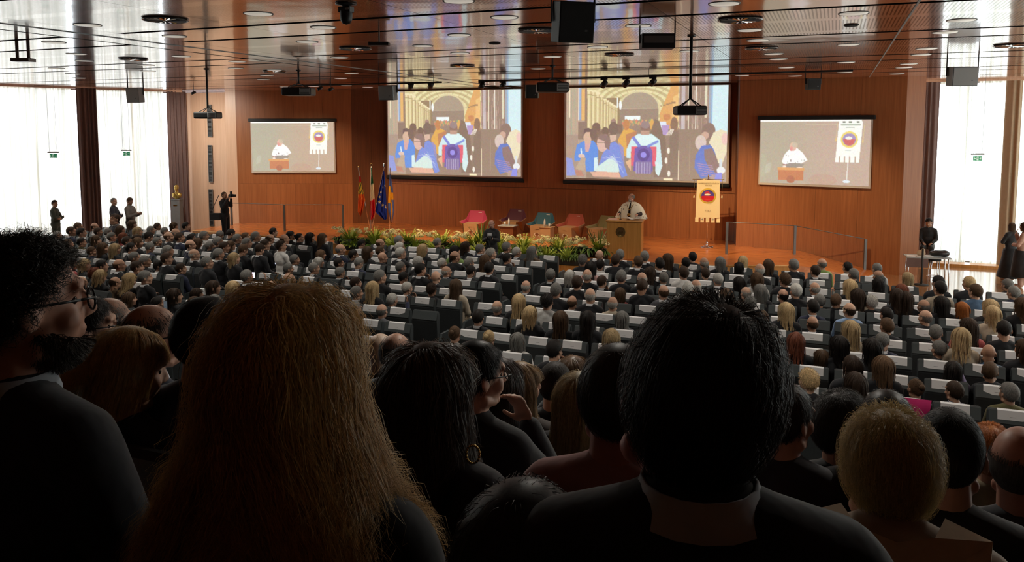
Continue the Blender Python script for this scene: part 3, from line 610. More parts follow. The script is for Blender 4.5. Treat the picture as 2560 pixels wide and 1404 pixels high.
def add_hand(B, wrist, dirv, palm, side, curl=0.5, s=1.0):
    """five separate fingers; dirv along the hand, palm = palm normal (towards what it holds), side=+1 thumb on +cross side"""
    d = Vector(dirv).normalized(); n = Vector(palm); n = (n-d*n.dot(d)).normalized(); w = d.cross(n)*side; W = Vector(wrist)
    c = W+d*0.045*s; M = Matrix((w, d, n)).transposed()
    B.e(c, (0.040*s, 0.050*s, 0.016*s), M)
    for i, (off, L) in enumerate(((0.030, 0.072), (0.010, 0.080), (-0.011, 0.074), (-0.030, 0.058))):
        a = c+w*off*s+d*0.038*s; q = a+(d*math.cos(curl*0.6)+n*math.sin(curl*0.6))*L*0.52*s; e = q+(d*math.cos(curl*1.9)+n*math.sin(curl*1.9))*L*0.48*s
        B.c(a, q, 0.0095*s, 0.0085*s, n=8); B.c(q, e, 0.0085*s, 0.0068*s, n=8)
    a = W+w*0.028*s+d*0.018*s; q = a+(w*0.75+d*0.55+n*0.25).normalized()*0.038*s; e = q+(d*0.8+w*0.25+n*0.45).normalized()*0.032*s
    B.c(a, q, 0.013*s, 0.010*s, n=8); B.c(q, e, 0.010*s, 0.0085*s, n=8)
HC = 1.20       # seated head centre above the floor
def headT(yaw=0, pitch=0, roll=0, off=(0, 0, 0), hc=HC): return Matrix.Translation(Vector((off[0], off[1], hc+off[2]))) @ Euler((math.radians(pitch), math.radians(roll), math.radians(yaw)), 'ZXY' if False else 'XYZ').to_matrix().to_4x4()
LAP = lambda s: ((s*0.215, 0.04, 0.73), (s*0.11, 0.27, 0.63), (0, 0.3, -1), (s*-0.4, 1, 0))
POSES = {
    'front': dict(yaw=0, arms=(LAP(-1), LAP(1))),
    'right': dict(yaw=-38, arms=(LAP(-1), LAP(1))),
    'left': dict(yaw=28, arms=(LAP(-1), LAP(1))),
    'down': dict(yaw=-12, pitch=-24, arms=(LAP(-1), LAP(1))),
    'chin': dict(yaw=-25, pitch=-6, arms=(LAP(-1), ((0.24, 0.16, 0.76), (0.085, 0.20, 0.98), (-0.3, -1, 0.2), (-0.35, -0.25, 1)))),
    'phone': dict(yaw=-15, arms=(LAP(-1), ((0.25, 0.15, 0.80), (0.15, 0.31, 1.10), (-0.6, -0.5, 0), (-0.1, 0.05, 1)))),
    'cross': dict(yaw=-30, hc=1.62, stand=True, arms=(((-0.23, 0.07, 1.16), (0.06, 0.19, 1.14), (0, -1, 0), (1, -0.1, 0.1)), ((0.23, 0.07, 1.16), (-0.05, 0.21, 1.18), (0, -1, 0), (-1, -0.1, 0.1)))),
    'shoot': dict(yaw=0, hc=1.60, stand=True, arms=(((-0.21, 0.10, 1.22), (-0.06, 0.22, 1.49), (0.4, -0.6, 0), (0.3, 0.3, 1)), ((0.22, 0.06, 1.20), (0.08, 0.20, 1.50), (-0.4, -0.6, 0), (-0.3, 0.3, 1)))),
    'notes': dict(yaw=-10, pitch=-18, hc=1.62, stand=True, arms=(((-0.22, 0.05, 1.15), (-0.08, 0.26, 1.22), (1, 0, 0.3), (0.4, 1, 0.1)), ((0.22, 0.05, 1.15), (0.08, 0.27, 1.24), (-1, 0, 0.3), (-0.4, 1, 0.1)))),
    'speak': dict(yaw=-48, hc=1.62, stand=True, arms=(((-0.33, 0.12, 1.13), (-0.27, 0.33, 1.15), (0, 0.1, -1), (0, 1, -0.1)), ((0.33, 0.10, 1.13), (0.30, 0.32, 1.15), (0, 0.1, -1), (0, 1, -0.1)))),
    'kneel': dict(yaw=0, pitch=-25, hc=1.28, stand=False, low=True, arms=(((-0.24, 0.10, 0.84), (-0.08, 0.28, 0.84), (1, 0, 0), (0.6, 0.8, 0)), ((0.24, 0.10, 0.84), (0.08, 0.28, 0.84), (-1, 0, 0), (-0.6, 0.8, 0)))),
    'talk': dict(yaw=-10, hc=1.60, stand=True, arms=(((-0.22, 0.07, 1.14), (-0.02, 0.22, 1.12), (0, -1, 0), (1, 0, 0.1)), ((0.21, 0.12, 1.16), (0.04, 0.17, 1.40), (-0.2, -1, 0), (-0.3, -0.1, 1)))),
}
def body_parts(B, P, infl=0.0, skin=True, fine=False, what='all', legs=True):
    hc = P.get('hc', HC); dz = hc-HC; st = P.get('stand'); G = infl
    T = headT(P.get('yaw', 0), P.get('pitch', 0), P.get('roll', 0), P.get('off', (0, 0, 0)), hc)
    hs = P.get('hs', 1.0 if st else 1.12)
    if skin:
        add_head(B, T @ Matrix.Diagonal((hs, hs, hs, 1)), fine)
        B.c(T @ Vector((0, -0.022, -0.06)), (0, -0.035, hc-0.19), 0.054, 0.062)
    ch = hc-0.33; sh = hc-0.235
    B.e((0, -0.02, ch), (0.165+G, 0.105+G, 0.17+G)); B.c((-0.145, -0.02, sh), (0.145, -0.02, sh), 0.056+G, n=16); B.c((0, -0.03, hc-0.17), (0, -0.03, sh), 0.062+G, 0.085+G)
    for s in (-1, 1): B.c((s*0.05, -0.03, hc-0.185), (s*0.15, -0.02, sh+0.01), 0.045+G, 0.055+G); B.c((s*0.032, -0.045, hc-0.158), (s*0.15, -0.025, sh+0.012), 0.036+G, 0.050+G)
    B.e((0, 0.0, hc-0.53), (0.155+G, 0.115+G, 0.16+G)); B.e((0, -0.01, hc-0.66), (0.165+G, 0.125+G, 0.11+G))
    if legs:
        z0 = 0.0
        if st:
            for s in (-1, 1):
                B.c((s*0.085, 0, hc-0.70), (s*0.095, 0.02, 0.50), 0.085+G, 0.058+G); B.c((s*0.095, 0.02, 0.50), (s*0.10, -0.01, 0.10), 0.056+G, 0.042+G)
                if skin: B.c((s*0.10, -0.01, 0.06), (s*0.11, 0.15, 0.045), 0.042, 0.036)
        elif P.get('low'):
            B.c((-0.09, 0, hc-0.70), (-0.10, 0.38, 0.50), 0.085+G, 0.06+G); B.c((-0.10, 0.38, 0.50), (-0.10, 0.34, 0.08), 0.055+G, 0.04+G); B.c((0.09, 0, hc-0.70), (0.10, 0.12, 0.10), 0.085+G, 0.06+G); B.c((0.10, 0.12, 0.09), (0.10, -0.30, 0.08), 0.05+G, 0.04+G)
            if skin: B.c((-0.1, 0.33, 0.05), (-0.1, 0.5, 0.04), 0.04, 0.035); B.c((0.1, -0.3, 0.06), (0.1, -0.36, 0.04), 0.04, 0.035)
        else:
            for s in (-1, 1):
                B.c((s*0.09, 0, hc-0.68), (s*0.11, 0.42, 0.50), 0.082+G, 0.06+G); B.c((s*0.11, 0.42, 0.50), (s*0.11, 0.42, 0.10), 0.055+G, 0.042+G)
                if skin: B.c((s*0.11, 0.42, 0.06), (s*0.12, 0.58, 0.045), 0.042, 0.036)
    for i, (elb, wr, palm, hd) in enumerate(P['arms']):
        s = (-1, 1)[i]; B.c((s*0.165, -0.02, sh-0.005), elb, 0.052+G, 0.040+G); e, w = Vector(elb), Vector(wr)
        w2 = w if skin else e+(w-e)*0.93
        B.c(e, w2, 0.039+G, 0.027+G*1.1)
        if skin: add_hand(B, w, hd, palm, s if hd[2] < 0.5 else -s, 0.55)
_bodies = {}
def body_mesh(pose, voxel=0.009, ratio=0.22):
    k = (pose, voxel)
    if k not in _bodies:
        B = Blob(); body_parts(B, POSES[pose]); me = B.mesh('body_'+pose, voxel, M_skin, ratio)
        K = Blob(); body_parts(K, POSES[pose], infl=0.016, skin=False); cl = K.mesh('clothes_'+pose, 0.014, M_cloth, 0.35)
        _bodies[k] = (me, cl)
    return _bodies[k]
# ---- hair: real strands grown from the scalp
def hair_mesh(style, n, w, seed=0, L=None, mat=None, segs=8, curl=None, vol=None, clump=0.45, part=0.0, base=True, spread=0.0):
    r = np.random.default_rng(seed); c0 = np.array([0, -0.014, 0.020]); R = np.array([0.079, 0.100, 0.099])
    D = r.standard_normal((n*6, 3)); D /= np.linalg.norm(D, axis=1)[:, None]
    t = np.interp(D[:, 1], [-1, -0.6, -0.1, 0.25, 0.6, 0.8], [-0.88, -0.80, -0.34, -0.02, 0.42, 0.62]); nz = r.standard_normal(len(D))*0.04
    keep = D[:, 2] > t+nz
    if style == 'bald': keep &= (D[:, 2] < 0.28+nz) & (D[:, 1] < 0.55) & ((np.abs(D[:, 0]) > 0.55) | (D[:, 1] < 0))
    if style == 'thin': keep &= (D[:, 2] < 0.62+nz) | (r.random(len(D)) < 0.10)
    D = D[keep][:n]; n = len(D)
    P = c0+D*R; par = {'short': (0.040, 0.012, 0.5), 'thin': (0.035, 0.008, 0.4), 'bald': (0.030, 0.006, 0.4), 'crop': (0.016, 0.004, 0.3), 'curly': (0.055, 0.030, 3.0), 'bob': (0.17, 0.020, 0.6), 'long': (0.27, 0.018, 0.9), 'bun': (0.13, 0.008, 0.2), 'wavy': (0.34, 0.035, 2.2), 'tousle': (0.060, 0.022, 1.4)}[style]
    L = par[0] if L is None else L; vol = par[1] if vol is None else vol; curl = par[2] if curl is None else curl
    Ls = L*(0.75+0.4*r.random(n)); off = vol*r.random(n)**0.7; ds = Ls/segs
    crown = np.array([part*0.02, -0.03, 0.115]); ph = r.random((n, 3))*6.28; fr = 0.7+0.6*r.random((n, 1))
    path = [P.copy()]; nrm = D/R; nrm /= np.linalg.norm(nrm, axis=1)[:, None]; longs = style in ('bob', 'long', 'wavy')
    V = None
    for k in range(segs):
        q = path[-1]; rel = (q-c0)/R; rad = np.linalg.norm(rel, axis=1)[:, None]; nn = rel/R; nn /= np.linalg.norm(nn, axis=1)[:, None]
        if style == 'bun': f = np.array([0, -0.105, 0.045])-q
        else:
            f = q-crown; f[:, 2] -= 0.02
            if longs: f = f*np.array([1.0, 1.0, 1.0])+np.array([0, -0.01, -0.10]); f[:, 0] += np.sign(q[:, 0]-part*0.02)*0.02*(q[:, 2] > 0.05)
            if style in ('short', 'thin', 'crop', 'tousle'): f = f+np.where(q[:, 1:2] > 0.0, 0.03, 0.0)*np.array([0.7, 0.3, 0])
        f /= np.linalg.norm(f, axis=1)[:, None]+1e-6; ft = f-nn*(f*nn).sum(1)[:, None]; ft /= np.linalg.norm(ft, axis=1)[:, None]+1e-6
        if longs:
            hang = (q[:, 2] < -0.02)[:, None]; ft = np.where(hang, np.array([0, 0, -1.0])+np.sign(q[:, :1])*spread*np.array([1.0, 0, 0]), ft)
        wob = np.stack([np.sin(ph[:, i]+(k+1)*fr[:, 0]*(1.1+0.3*i)) for i in range(3)], 1)
        if style == 'curly': v = nn*0.42+ft*0.35+wob*1.0
        elif style == 'tousle': v = nn*0.5+ft*0.8+wob*0.5
        else: v = ft+wob*0.10*curl+nn*0.10
        v /= np.linalg.norm(v, axis=1)[:, None]+1e-6; q2 = q+v*ds[:, None]
        lim = 1.0+(off/0.09)[:, None]*min(1, (k+1)/3); rel = (q2-c0)/R; rad = np.linalg.norm(rel, axis=1)[:, None]
        top = q2[:, 2:3] > -0.05 if longs else np.ones_like(rad, bool)
        if style not in ('curly', 'tousle'): q2 = np.where(top & ((rad < lim) | (not longs)), c0+rel/np.maximum(rad, 1e-6)*lim*R, q2)
        else: q2 = np.where(rad < 1.0, c0+rel/np.maximum(rad, 1e-6)*R, q2)
        if longs:                                     # stay outside neck and shoulders, keep the face free
            hr = np.hypot(q2[:, 0], q2[:, 1]+0.02)[:, None]; m = (q2[:, 2:3] < -0.05) & (hr < 0.078+off[:, None]*0.8)
            q2 = np.where(m, np.concatenate([q2[:, :1]/hr*(0.078+off[:, None]*0.8), (q2[:, 1:2]+0.02)/hr*(0.078+off[:, None]*0.8)-0.02, q2[:, 2:3]], 1), q2)
            fm = (q2[:, 1] > 0.035) & (q2[:, 2] < 0.03); q2[fm, 1] = 0.035-r.random(fm.sum())*0.01
            sm = (q2[:, 2] < -0.19); q2[sm, 1] = np.where(q2[sm, 1] > -0.03, np.maximum(q2[sm, 1], 0.075), np.minimum(q2[sm, 1], -0.125))
        path.append(q2)
    Pth = np.stack(path, 1)                            # n, segs+1, 3
    if style in ('long', 'wavy', 'bob', 'short', 'tousle'):          # clump into locks
        ng = max(20, n//14); g = r.integers(0, ng, n); idx = r.choice(n, ng, replace=False)
        dist = np.linalg.norm(Pth[:, None, 0, :][:, 0][:, None, :]-Pth[idx, 0][None], axis=2) if n*ng < 6e6 else None
        if dist is not None: g = dist.argmin(1)
        s = (np.linspace(0, 1, segs+1)**1.2)[None, :, None]*(0.75 if longs else clump); Pth = Pth*(1-s)+Pth[idx][g]*s+(r.standard_normal((n, 1, 3))*0.0012)*s
    dV = np.gradient(Pth, axis=1); out = Pth-c0*np.ones(3); out[..., 2] *= 0.3; side = np.cross(dV, out); side /= np.linalg.norm(side, axis=2)[..., None]+1e-9
    ang = r.random((n, 1, 1))*1.0-0.5; side = side+out/(np.linalg.norm(out, axis=2)[..., None]+1e-9)*ang
    wd = (w*(0.6+0.8*r.random((n, 1, 1))))*np.linspace(1, 0.25, segs+1)[None, :, None]
    A = Pth+side*wd/2; B = Pth-side*wd/2; vs = np.stack([A, B], 2).reshape(-1, 3); k = np.arange(n)[:, None]*(segs+1)*2+np.arange(segs)[None]*2; k = k.reshape(-1)
    fs = np.stack([k, k+1, k+3, k+2], 1); mat = mat or M_hair; m = MB(); m.mi(mat)
    m.v = vs.tolist(); m.f = fs.tolist(); m.m = [0]*len(fs)
    if base and style != 'curlx':                      # scalp cap under the strands
        nu, nv = 40, 26; cv = []; idm = {}; 
        for j in range(nv+1):
            a = math.pi*j/nv
            for i in range(nu):
                b_ = 2*math.pi*i/nu; cv.append((math.sin(a)*math.cos(b_), math.sin(a)*math.sin(b_), math.cos(a)))
        cv = np.array(cv); tt = np.interp(cv[:, 1], [-1, -0.6, -0.1, 0.25, 0.6, 0.8], [-0.84, -0.76, -0.26, 0.05, 0.5, 0.68]); ok = cv[:, 2] > tt
        if style in ('bald',): ok &= (cv[:, 2] < 0.15) & (cv[:, 1] < 0.3)
        if style == 'thin': ok &= (cv[:, 2] < 0.45)
        s = 1.03 if style in ('bald', 'thin', 'crop', 'bun') else 1.07
        off_ = len(m.v); m.v += (c0+cv*R*s).tolist()
        for j in range(nv):
            for i in range(nu):
                q = (j*nu+i, (j+1)*nu+i, (j+1)*nu+(i+1) % nu, j*nu+(i+1) % nu)
                if all(ok[x] for x in q): m.f.append(tuple(off_+x for x in q)); m.m.append(0)
    if style == 'bun': m.ell((0, -0.118, 0.055), (0.036, 0.030, 0.034), mat, 12, 8)
    return m.mesh('hair_'+style, True)
HAIR = {}
def hair(style, v=0):
    k = (style, v % 2)
    if k not in HAIR:
        n = {'bald': 260, 'crop': 700, 'thin': 500, 'curly': 620, 'long': 620, 'bob': 600, 'bun': 500}.get(style, 700)
        HAIR[k] = hair_mesh(style, n, 0.0065 if style in ('long', 'bob') else 0.0055, seed=11+v, segs={'long': 9, 'bob': 7, 'curly': 6}.get(style, 4))
    return HAIR[k]
def collar_mesh():
    m = MB(); m.lathe([(0.074, -0.02), (0.0625, 0.020), (0.0665, 0.021), (0.080, -0.018)], (0, -0.034, HC-0.134), M_cotton, 16); return m.mesh('shirt_collar', True)
COLLAR = collar_mesh()
HC_ = {'k': (0.018, 0.014, 0.012), 'd': (0.045, 0.026, 0.016), 'n': (0.095, 0.055, 0.030), 'a': (0.17, 0.10, 0.055), 'g': (0.21, 0.205, 0.19), 'w': (0.52, 0.51, 0.47), 'y': (0.56, 0.41, 0.22), 'r': (0.20, 0.06, 0.03), 'o': (0.45, 0.15, 0.035)}
HN_ = {'k': 'black', 'd': 'brunette', 'n': 'brown', 'a': 'auburn', 'g': 'grey', 'w': 'white', 'y': 'blond', 'r': 'reddish', 'o': 'ginger'}
CC_ = {'k': (0.014, 0.015, 0.019), 'n': (0.022, 0.028, 0.060), 'g': (0.12, 0.125, 0.14), 'w': (0.62, 0.62, 0.60), 'p': (0.50, 0.30, 0.28), 'b': (0.22, 0.33, 0.52), 'B': (0.07, 0.13, 0.22), 'e': (0.48, 0.41, 0.31), 'o': (0.10, 0.065, 0.035), 'v': (0.16, 0.13, 0.22), 'G': (0.25, 0.38, 0.12), 'r': (0.48, 0.10, 0.10), 'c': (0.62, 0.16, 0.16), 'l': (0.13, 0.12, 0.05)}
CN_ = {'k': 'black', 'n': 'navy', 'g': 'grey', 'w': 'white', 'p': 'pink', 'b': 'sky-blue', 'B': 'teal', 'e': 'beige', 'o': 'brown', 'v': 'purple', 'G': 'green', 'r': 'red', 'c': 'coral', 'l': 'olive'}
SKINS = [(0.52, 0.30, 0.20), (0.58, 0.35, 0.24), (0.46, 0.26, 0.17), (0.55, 0.32, 0.22)]
def person(label, hx, hy, hz, pose, style, hcol, ccol, ang, group=None, seed=0, scale=1.0, collar=None, skin=None, voxel=0.009, ratio=0.22, hairme=None, bare=False):
    """(hx,hy,hz) = centre of the head; ang = where the body faces (0 = towards the stage wall)"""
    P = POSES[pose]; hc = P.get('hc', HC)*scale; off = P.get('off', (0, 0, 0)); r = Matrix.Rotation(ang, 3, 'Z') @ Vector((off[0]*scale, off[1]*scale, 0))
    t = thing('person', label, 'person', (hx-r.x, hy-r.y, hz-hc-off[2]*scale), ang, group); t.scale = (scale,)*3
    b, c = body_mesh(pose, voxel, ratio)
    link('body', b, t, color=skin or SKINS[seed % 4]); k = link('clothes', c, t, color=ccol)
    T = headT(P.get('yaw', 0), P.get('pitch', 0), P.get('roll', 0), off, P.get('hc', HC))
    hs = P.get('hs', 1.0 if P.get('stand') else 1.12); T = T @ Matrix.Diagonal((hs, hs, hs, 1))
    if style != 'none':
        h = link('hair', hairme or hair(style, seed), t, color=hcol); h.matrix_local = T
        if style in ('long', 'bob', 'wavy'): e = T.to_euler(); h.rotation_euler = (e.x*0.5, e.y*0.5, e.z)
    if collar:
        q = link('shirt_collar', COLLAR, t, color=collar); q.location = (0, 0, P.get('hc', HC)-HC)
    return t
# ================================================================ things on the stage
rnd = random.Random(3)
def V3(x, y, z): return Vector((x, y, z))
# lectern
P0 = onz(1515, 643, STG); lx, ly = -5.72, 22.98
t = thing('lectern', 'wooden lectern with round emblem, with the robed speaker behind it', 'lectern', (lx, ly, STG), math.radians(6))
m = MB(); m.box((0, 0, 0.56), (1.02, 0.55, 1.12), M_podium); m.build('cabinet', t, bevel=0.01)
m = MB(); m.box((0, 0, 1.135), (1.08, 0.62, 0.045), M_podium); m.build('top', t, bevel=0.012)
for k in range(2):
    m = MB(); m.box((0.26*(2*k-1), -0.279, 0.555), (0.50, 0.012, 1.08), M_podium); m.build('front_panel', t, bevel=0.003)
m = MB(); m.box((0, 0.05, 0.015), (0.9, 0.4, 0.03), M_blackm); m.build('plinth', t)
M_emb = plain('emblem_bronze', (0.22, 0.13, 0.06), 0.35, 0.6)
m = MB(); m.cyl((-0.10, -0.285, 0.82), (-0.10, -0.296, 0.82), 0.145, M_emb, n=32)
for rr in (0.135, 0.105): m.tube([(-0.10+rr*math.cos(a), -0.297, 0.82+rr*math.sin(a)) for a in np.linspace(0, 2*math.pi, 25)], 0.004, M_brass, 5)
for k in range(6): m.box((-0.10-0.06+k*0.024, -0.299, 0.79+0.012*(k % 3)), (0.014, 0.006, 0.06), M_brass)
m.build('emblem', t)
t2 = thing('microphone', 'thin black gooseneck microphone on the lectern top', 'microphone', (lx-0.12, ly-0.12, STG+1.158))
m = MB(); m.cyl((0, 0, 0), (0, 0, 0.02), 0.035, M_black); m.build('base', t2)
m = MB(); m.tube([(0, 0, 0.02), (0, 0.02, 0.14), (0, 0.06, 0.25), (0, 0.11, 0.31)], 0.005, M_black, 6); m.build('stem', t2, smooth=True)
m = MB(); m.ell((0, 0.13, 0.325), (0.014, 0.028, 0.014), M_black); m.build('capsule', t2, smooth=True)
m = MB(); m.add([(x, y, 0.004+0.05*abs(math.sin(x*9))*(1 if abs(y) < .2 else .4)) for y in (-0.15, -0.05, 0.05, 0.15) for x in np.linspace(-0.21, 0.21, 9)], [(j*9+i, j*9+i+1, (j+1)*9+i+1, (j+1)*9+i) for j in range(3) for i in range(8)], M_paper)
o = m.build('speech_sheets', loc=(lx+0.22, ly+0.05, STG+1.16), smooth=True); tag(o, 'open white speech papers lying on the lectern', 'papers')
# speaker in ermine cape
hp = ond(1572, 497, 23.9)
sp = person('white-bearded speaker in black gown and white spotted ermine cape at the lectern', lx+0.02, ly+0.62, STG+1.62+0.30, 'speak', 'thin', HC_['g'], (0.02, 0.015, 0.02), math.pi-math.radians(0), skin=(0.62, 0.33, 0.24), voxel=0.0085, ratio=0.4)
sp.location.z = STG+0.15
m = MB(); m.box((lx+0.02, ly+0.78, STG+0.075), (1.0, 0.9, 0.15), M_stage); o = m.build('speaker_platform'); tag(o, 'low wooden step platform behind the lectern', 'platform')
# cape: flaring bell over shoulders, open in front, with black spots
M_erm = plain('ermine', (0.78, 0.73, 0.60), 0.95, noise=0.06, nscale=30, bump=0.4); M_spot = plain('ermine_tail', (0.03, 0.025, 0.02), 0.9)
prof = [(0.075, 1.475), (0.13, 1.46), (0.235, 1.395), (0.31, 1.27), (0.37, 1.12), (0.42, 1.00), (0.405, 0.985)]
vs = []; fs = []; na = 40
for j, (r_, z_) in enumerate(prof):
    for i in range(na):
        a = math.radians(90+6)+(2*math.pi-math.radians(12))*i/(na-1); k = 1+0.05*math.sin(i*1.25)*(j/6); dip = -0.06*max(0, math.sin(a))*(j/6)
        vs.append((r_*1.12*k*math.cos(a), r_*0.74*k*math.sin(a)-0.02, z_+dip))
for j in range(len(prof)-1):
    for i in range(na-1): fs.append((j*na+i, j*na+i+1, (j+1)*na+i+1, (j+1)*na+i))
m = MB(); m.add(vs, fs, M_erm); cape = m.build('ermine_cape', sp, smooth=True); md = cape.modifiers.new('s', 'SOLIDIFY'); md.thickness = 0.02
m = MB()
for k in range(34):
    j = rnd.choice([2, 3, 4, 5]); i = rnd.randrange(2, na-3); a, b_ = Vector(vs[j*na+i]), Vector(vs[(j-1)*na+i]); c = a.lerp(b_, rnd.random()); n_ = Vector((c.x, c.y, 0.2)).normalized()
    M = Vector((0, 0, 1)).rotation_difference((b_-a).normalized()).to_matrix(); m.ell(c+n_*0.016, (0.012, 0.012, 0.026), M_spot, 8, 6, M)
o = m.build('ermine_tails', cape, smooth=True)
m = MB(); m.tube([(0.07*math.cos(a)*1.5, 0.10+0.13*max(0, math.sin(a)), 1.25+0.20*math.cos(a)*0+0.17*abs(math.cos(a))) for a in np.linspace(0, math.pi, 13)], 0.009, M_brass, 6); m.cyl((0, 0.30, 1.12), (0, 0.315, 1.12), 0.05, M_brass, n=20); m.build('medal_chain', sp, smooth=True)
T = headT(-48, 0, 0, (0, 0, 0), 1.62)
m = MB(); m.ell((0, 0.045, -0.085), (0.052, 0.052, 0.042), M_hair, 14, 10); o = m.build('beard', sp, smooth=True); o.matrix_local = T; o.color = (*HC_['w'], 1)
# banner on its stand
bx = onz(1767, 618, STG); t = thing('banner_stand', 'white university banner with round red and blue seal on a chrome stand', 'banner', (bx.x, bx.y, STG), math.radians(12))
m = MB(); m.lathe([(0.0, 0.0), (0.20, 0.0), (0.20, 0.015), (0.05, 0.05), (0.03, 0.13), (0.045, 0.16), (0.02, 0.20)], (0, 0, 0), M_chrome, 24)
for k in range(4): m.ell((0.2*math.cos(k*1.57+.4), 0.2*math.sin(k*1.57+.4), 0.02), (0.03, 0.03, 0.02), M_chrome, 10, 6)
m.build('base', t, smooth=True)
m = MB(); m.cyl((0, 0, 0.15), (0, 0, 2.28), 0.014, M_chrome, n=10); m.build('pole', t, smooth=True)
m = MB(); m.cyl((-0.5, 0, 2.22), (0.5, 0, 2.22), 0.010, M_brass, n=8); m.ell((0, 0, 2.33), (0.02, 0.02, 0.05), M_brass); m.build('crossbar', t, smooth=True)
bp_ = Pic(150, 230, 0, 0, 420, 780, (232, 208, 150)); R = bp_.rect; E = bp_.ell
# the banner cloth is coloured by its own print: ground, seal and ring
cb = (236, 216, 166); bp_.a[:] = cb
E(205, 325, 150, 160, (222, 186, 60)); E(205, 325, 146, 156, (214, 178, 70)); E(205, 325, 116, 122, (86, 74, 150)); bp_.poly([(95, 330), (320, 330), (318, 370), (290, 420), (205, 447), (120, 420), (92, 370)], (200, 40, 50)); bp_.poly([(150, 250), (215, 220), (260, 300), (140, 330)], (190, 60, 80)); E(205, 395, 80, 8, (225, 90, 80)); E(205, 425, 60, 6, (225, 90, 80)); E(200, 300, 52, 18, (240, 232, 200)); E(200, 318, 40, 8, (170, 150, 120))
M_bprint = attrcol('banner_print', rough=0.9)
me = bp_.mesh('banner_cloth', (-0.36, -0.035, 2.20), (0.36, -0.035, 2.20), (0.385, -0.06, 0.98), (-0.385, -0.06, 0.98), M_bprint)
for v in me.vertices: v.co.y += 0.012*math.sin(v.co.x*17)*(2.2-v.co.z)
link('banner_cloth', me, t)
for k in range(5):
    x = -0.34+0.17*k; m = MB(); n = 5
    m.add([(x+(i-1)*0.055*1.0, -0.055-0.006*math.sin(j+k), 0.985-0.052*j) for j in range(4) for i in range(3)], [(j*3+i, j*3+i+1, (j+1)*3+i+1, (j+1)*3+i) for j in range(3) for i in range(2)], plain('banner_tab', (0.84, 0.69, 0.38), 0.9) if 'banner_tab' not in MATS else MATS['banner_tab'])
    if k in (1, 3):
        for sx, sy in ((0, 1), (0, -1), (1, 0), (-1, 0), (0, 0)): m.box((x+sx*0.018, -0.066, 0.925+sy*0.022), (0.014, 0.004, 0.016), M_ink)
    m.build('tab', t)
def text(body, size, parent, loc, mat, rot=(math.pi/2, 0, 0), ext=0.001, name='lettering'):
    c = bpy.data.curves.new(name, 'FONT'); c.body = body; c.size = size; c.align_x = 'CENTER'; c.align_y = 'CENTER'; c.extrude = ext; c.resolution_u = 2
    o = bpy.data.objects.new(name, c); COL.objects.link(o); dg = bpy.context.evaluated_depsgraph_get(); me = bpy.data.meshes.new_from_object(o.evaluated_get(dg)); bpy.data.objects.remove(o); me.materials.clear(); me.materials.append(mat)
    return link(name, me, parent, loc, rot)
M_let = plain('brown_lettering', (0.20, 0.13, 0.06), 0.8)
text('UNIVERSITÀ DEGLI STUDI DI', 0.052, t, (0, -0.062, 2.10), M_let); text('VERONA', 0.058, t, (0, -0.062, 2.03), M_let); text('1 9 8 2', 0.062, t, (0, -0.085, 1.21), M_let)
for i, ch in enumerate('UNIVERSITAS  STVDIORVM  VERONENSIS  '):
    a = math.radians(215)-2*math.pi*i/36
    if ch != ' ': text(ch, 0.052, t, (-0.01+0.226*math.cos(a), -0.088, 1.69+0.208*math.sin(a)), M_let, (math.pi/2, -(a-math.pi/2), 0), name='ring_letter')
for s in (-1, 1):
    m = MB(); m.cyl((s*0.44, 0, 2.22), (s*0.44, -0.01, 1.72), 0.006, M_brass, n=6); m.lathe([(0.01, 0.1), (0.02, 0.06), (0.032, 0), (0, 0)], (s*0.44, -0.01, 1.62), MATS['banner_tab'], 10); m.build('tassel', t, smooth=True)
# flags: cloth hanging in folds from leaning poles
def flag(label, top, bot, outline, paint, fin, seed, D):
    """outline: rows of (y, x_left, x_right) in the photograph at distance D along the view; the cloth keeps folds of real depth"""
    A = ond(*top, D); B = ond(*bot, D); A_ = ond(*top, D); B = A_+(B-A_)*((A_.z-STG)/max(0.1, A_.z-B.z)); t = thing('flag', label, 'flag', (B.x, B.y, STG), 0, 'flags beside the recess wall'); O = Vector((B.x, B.y, STG))
    m = MB(); m.cyl(B-O, A-O, 0.016, M_chrome if fin != 'ring' else M_white, n=10); m.build('pole', t, smooth=True)
    m = MB(); a = A-O
    if fin == 'ring': m.tube([a+_R*0.045*math.cos(q)+Vector((0, 0, 0.05+0.05*math.sin(q))) for q in np.linspace(0, 6.283, 15)], 0.008, M_brass, 6)
    elif fin == 'spear': m.ell(a+Vector((0, 0, 0.06)), (0.035, 0.012, 0.08), M_chrome, 12, 8)
    else: m.ell(a+Vector((0, 0, 0.02)), (0.018, 0.018, 0.03), M_brass, 10, 6)
    m.build('finial', t, smooth=True)
    nu, nv = 33, 60; ys = [o_[0] for o_ in outline]; vs = []; cols = []
    for j in range(nv):
        v = j/(nv-1); y = ys[0]+(ys[-1]-ys[0])*v; xl = np.interp(y, ys, [o_[1] for o_ in outline]); xr = np.interp(y, ys, [o_[2] for o_ in outline])
        for i in range(nu):
            u = i/(nu-1); p = ond(xl+(xr-xl)*u, y+ (3*math.sin(u*3.1) if j == nv-1 else 0), D-0.05-0.055*math.sin(u*13+seed)*(0.3+v)); p -= O; vs.append(p); cols.append((*lin(paint(u, v)), 1))
    me = bpy.data.meshes.new('cloth'); me.from_pydata([tuple(p) for p in vs], [], [(j*nu+i, (j+1)*nu+i, (j+1)*nu+i+1, j*nu+i+1) for j in range(nv-1) for i in range(nu-1)]); me.materials.append(M_bprint)
    at = me.color_attributes.new('pic', 'FLOAT_COLOR', 'POINT'); at.data.foreach_set('color', np.array(cols, float).reshape(-1)); me.polygons.foreach_set('use_smooth', [True]*len(me.polygons)); link('cloth', me, t)
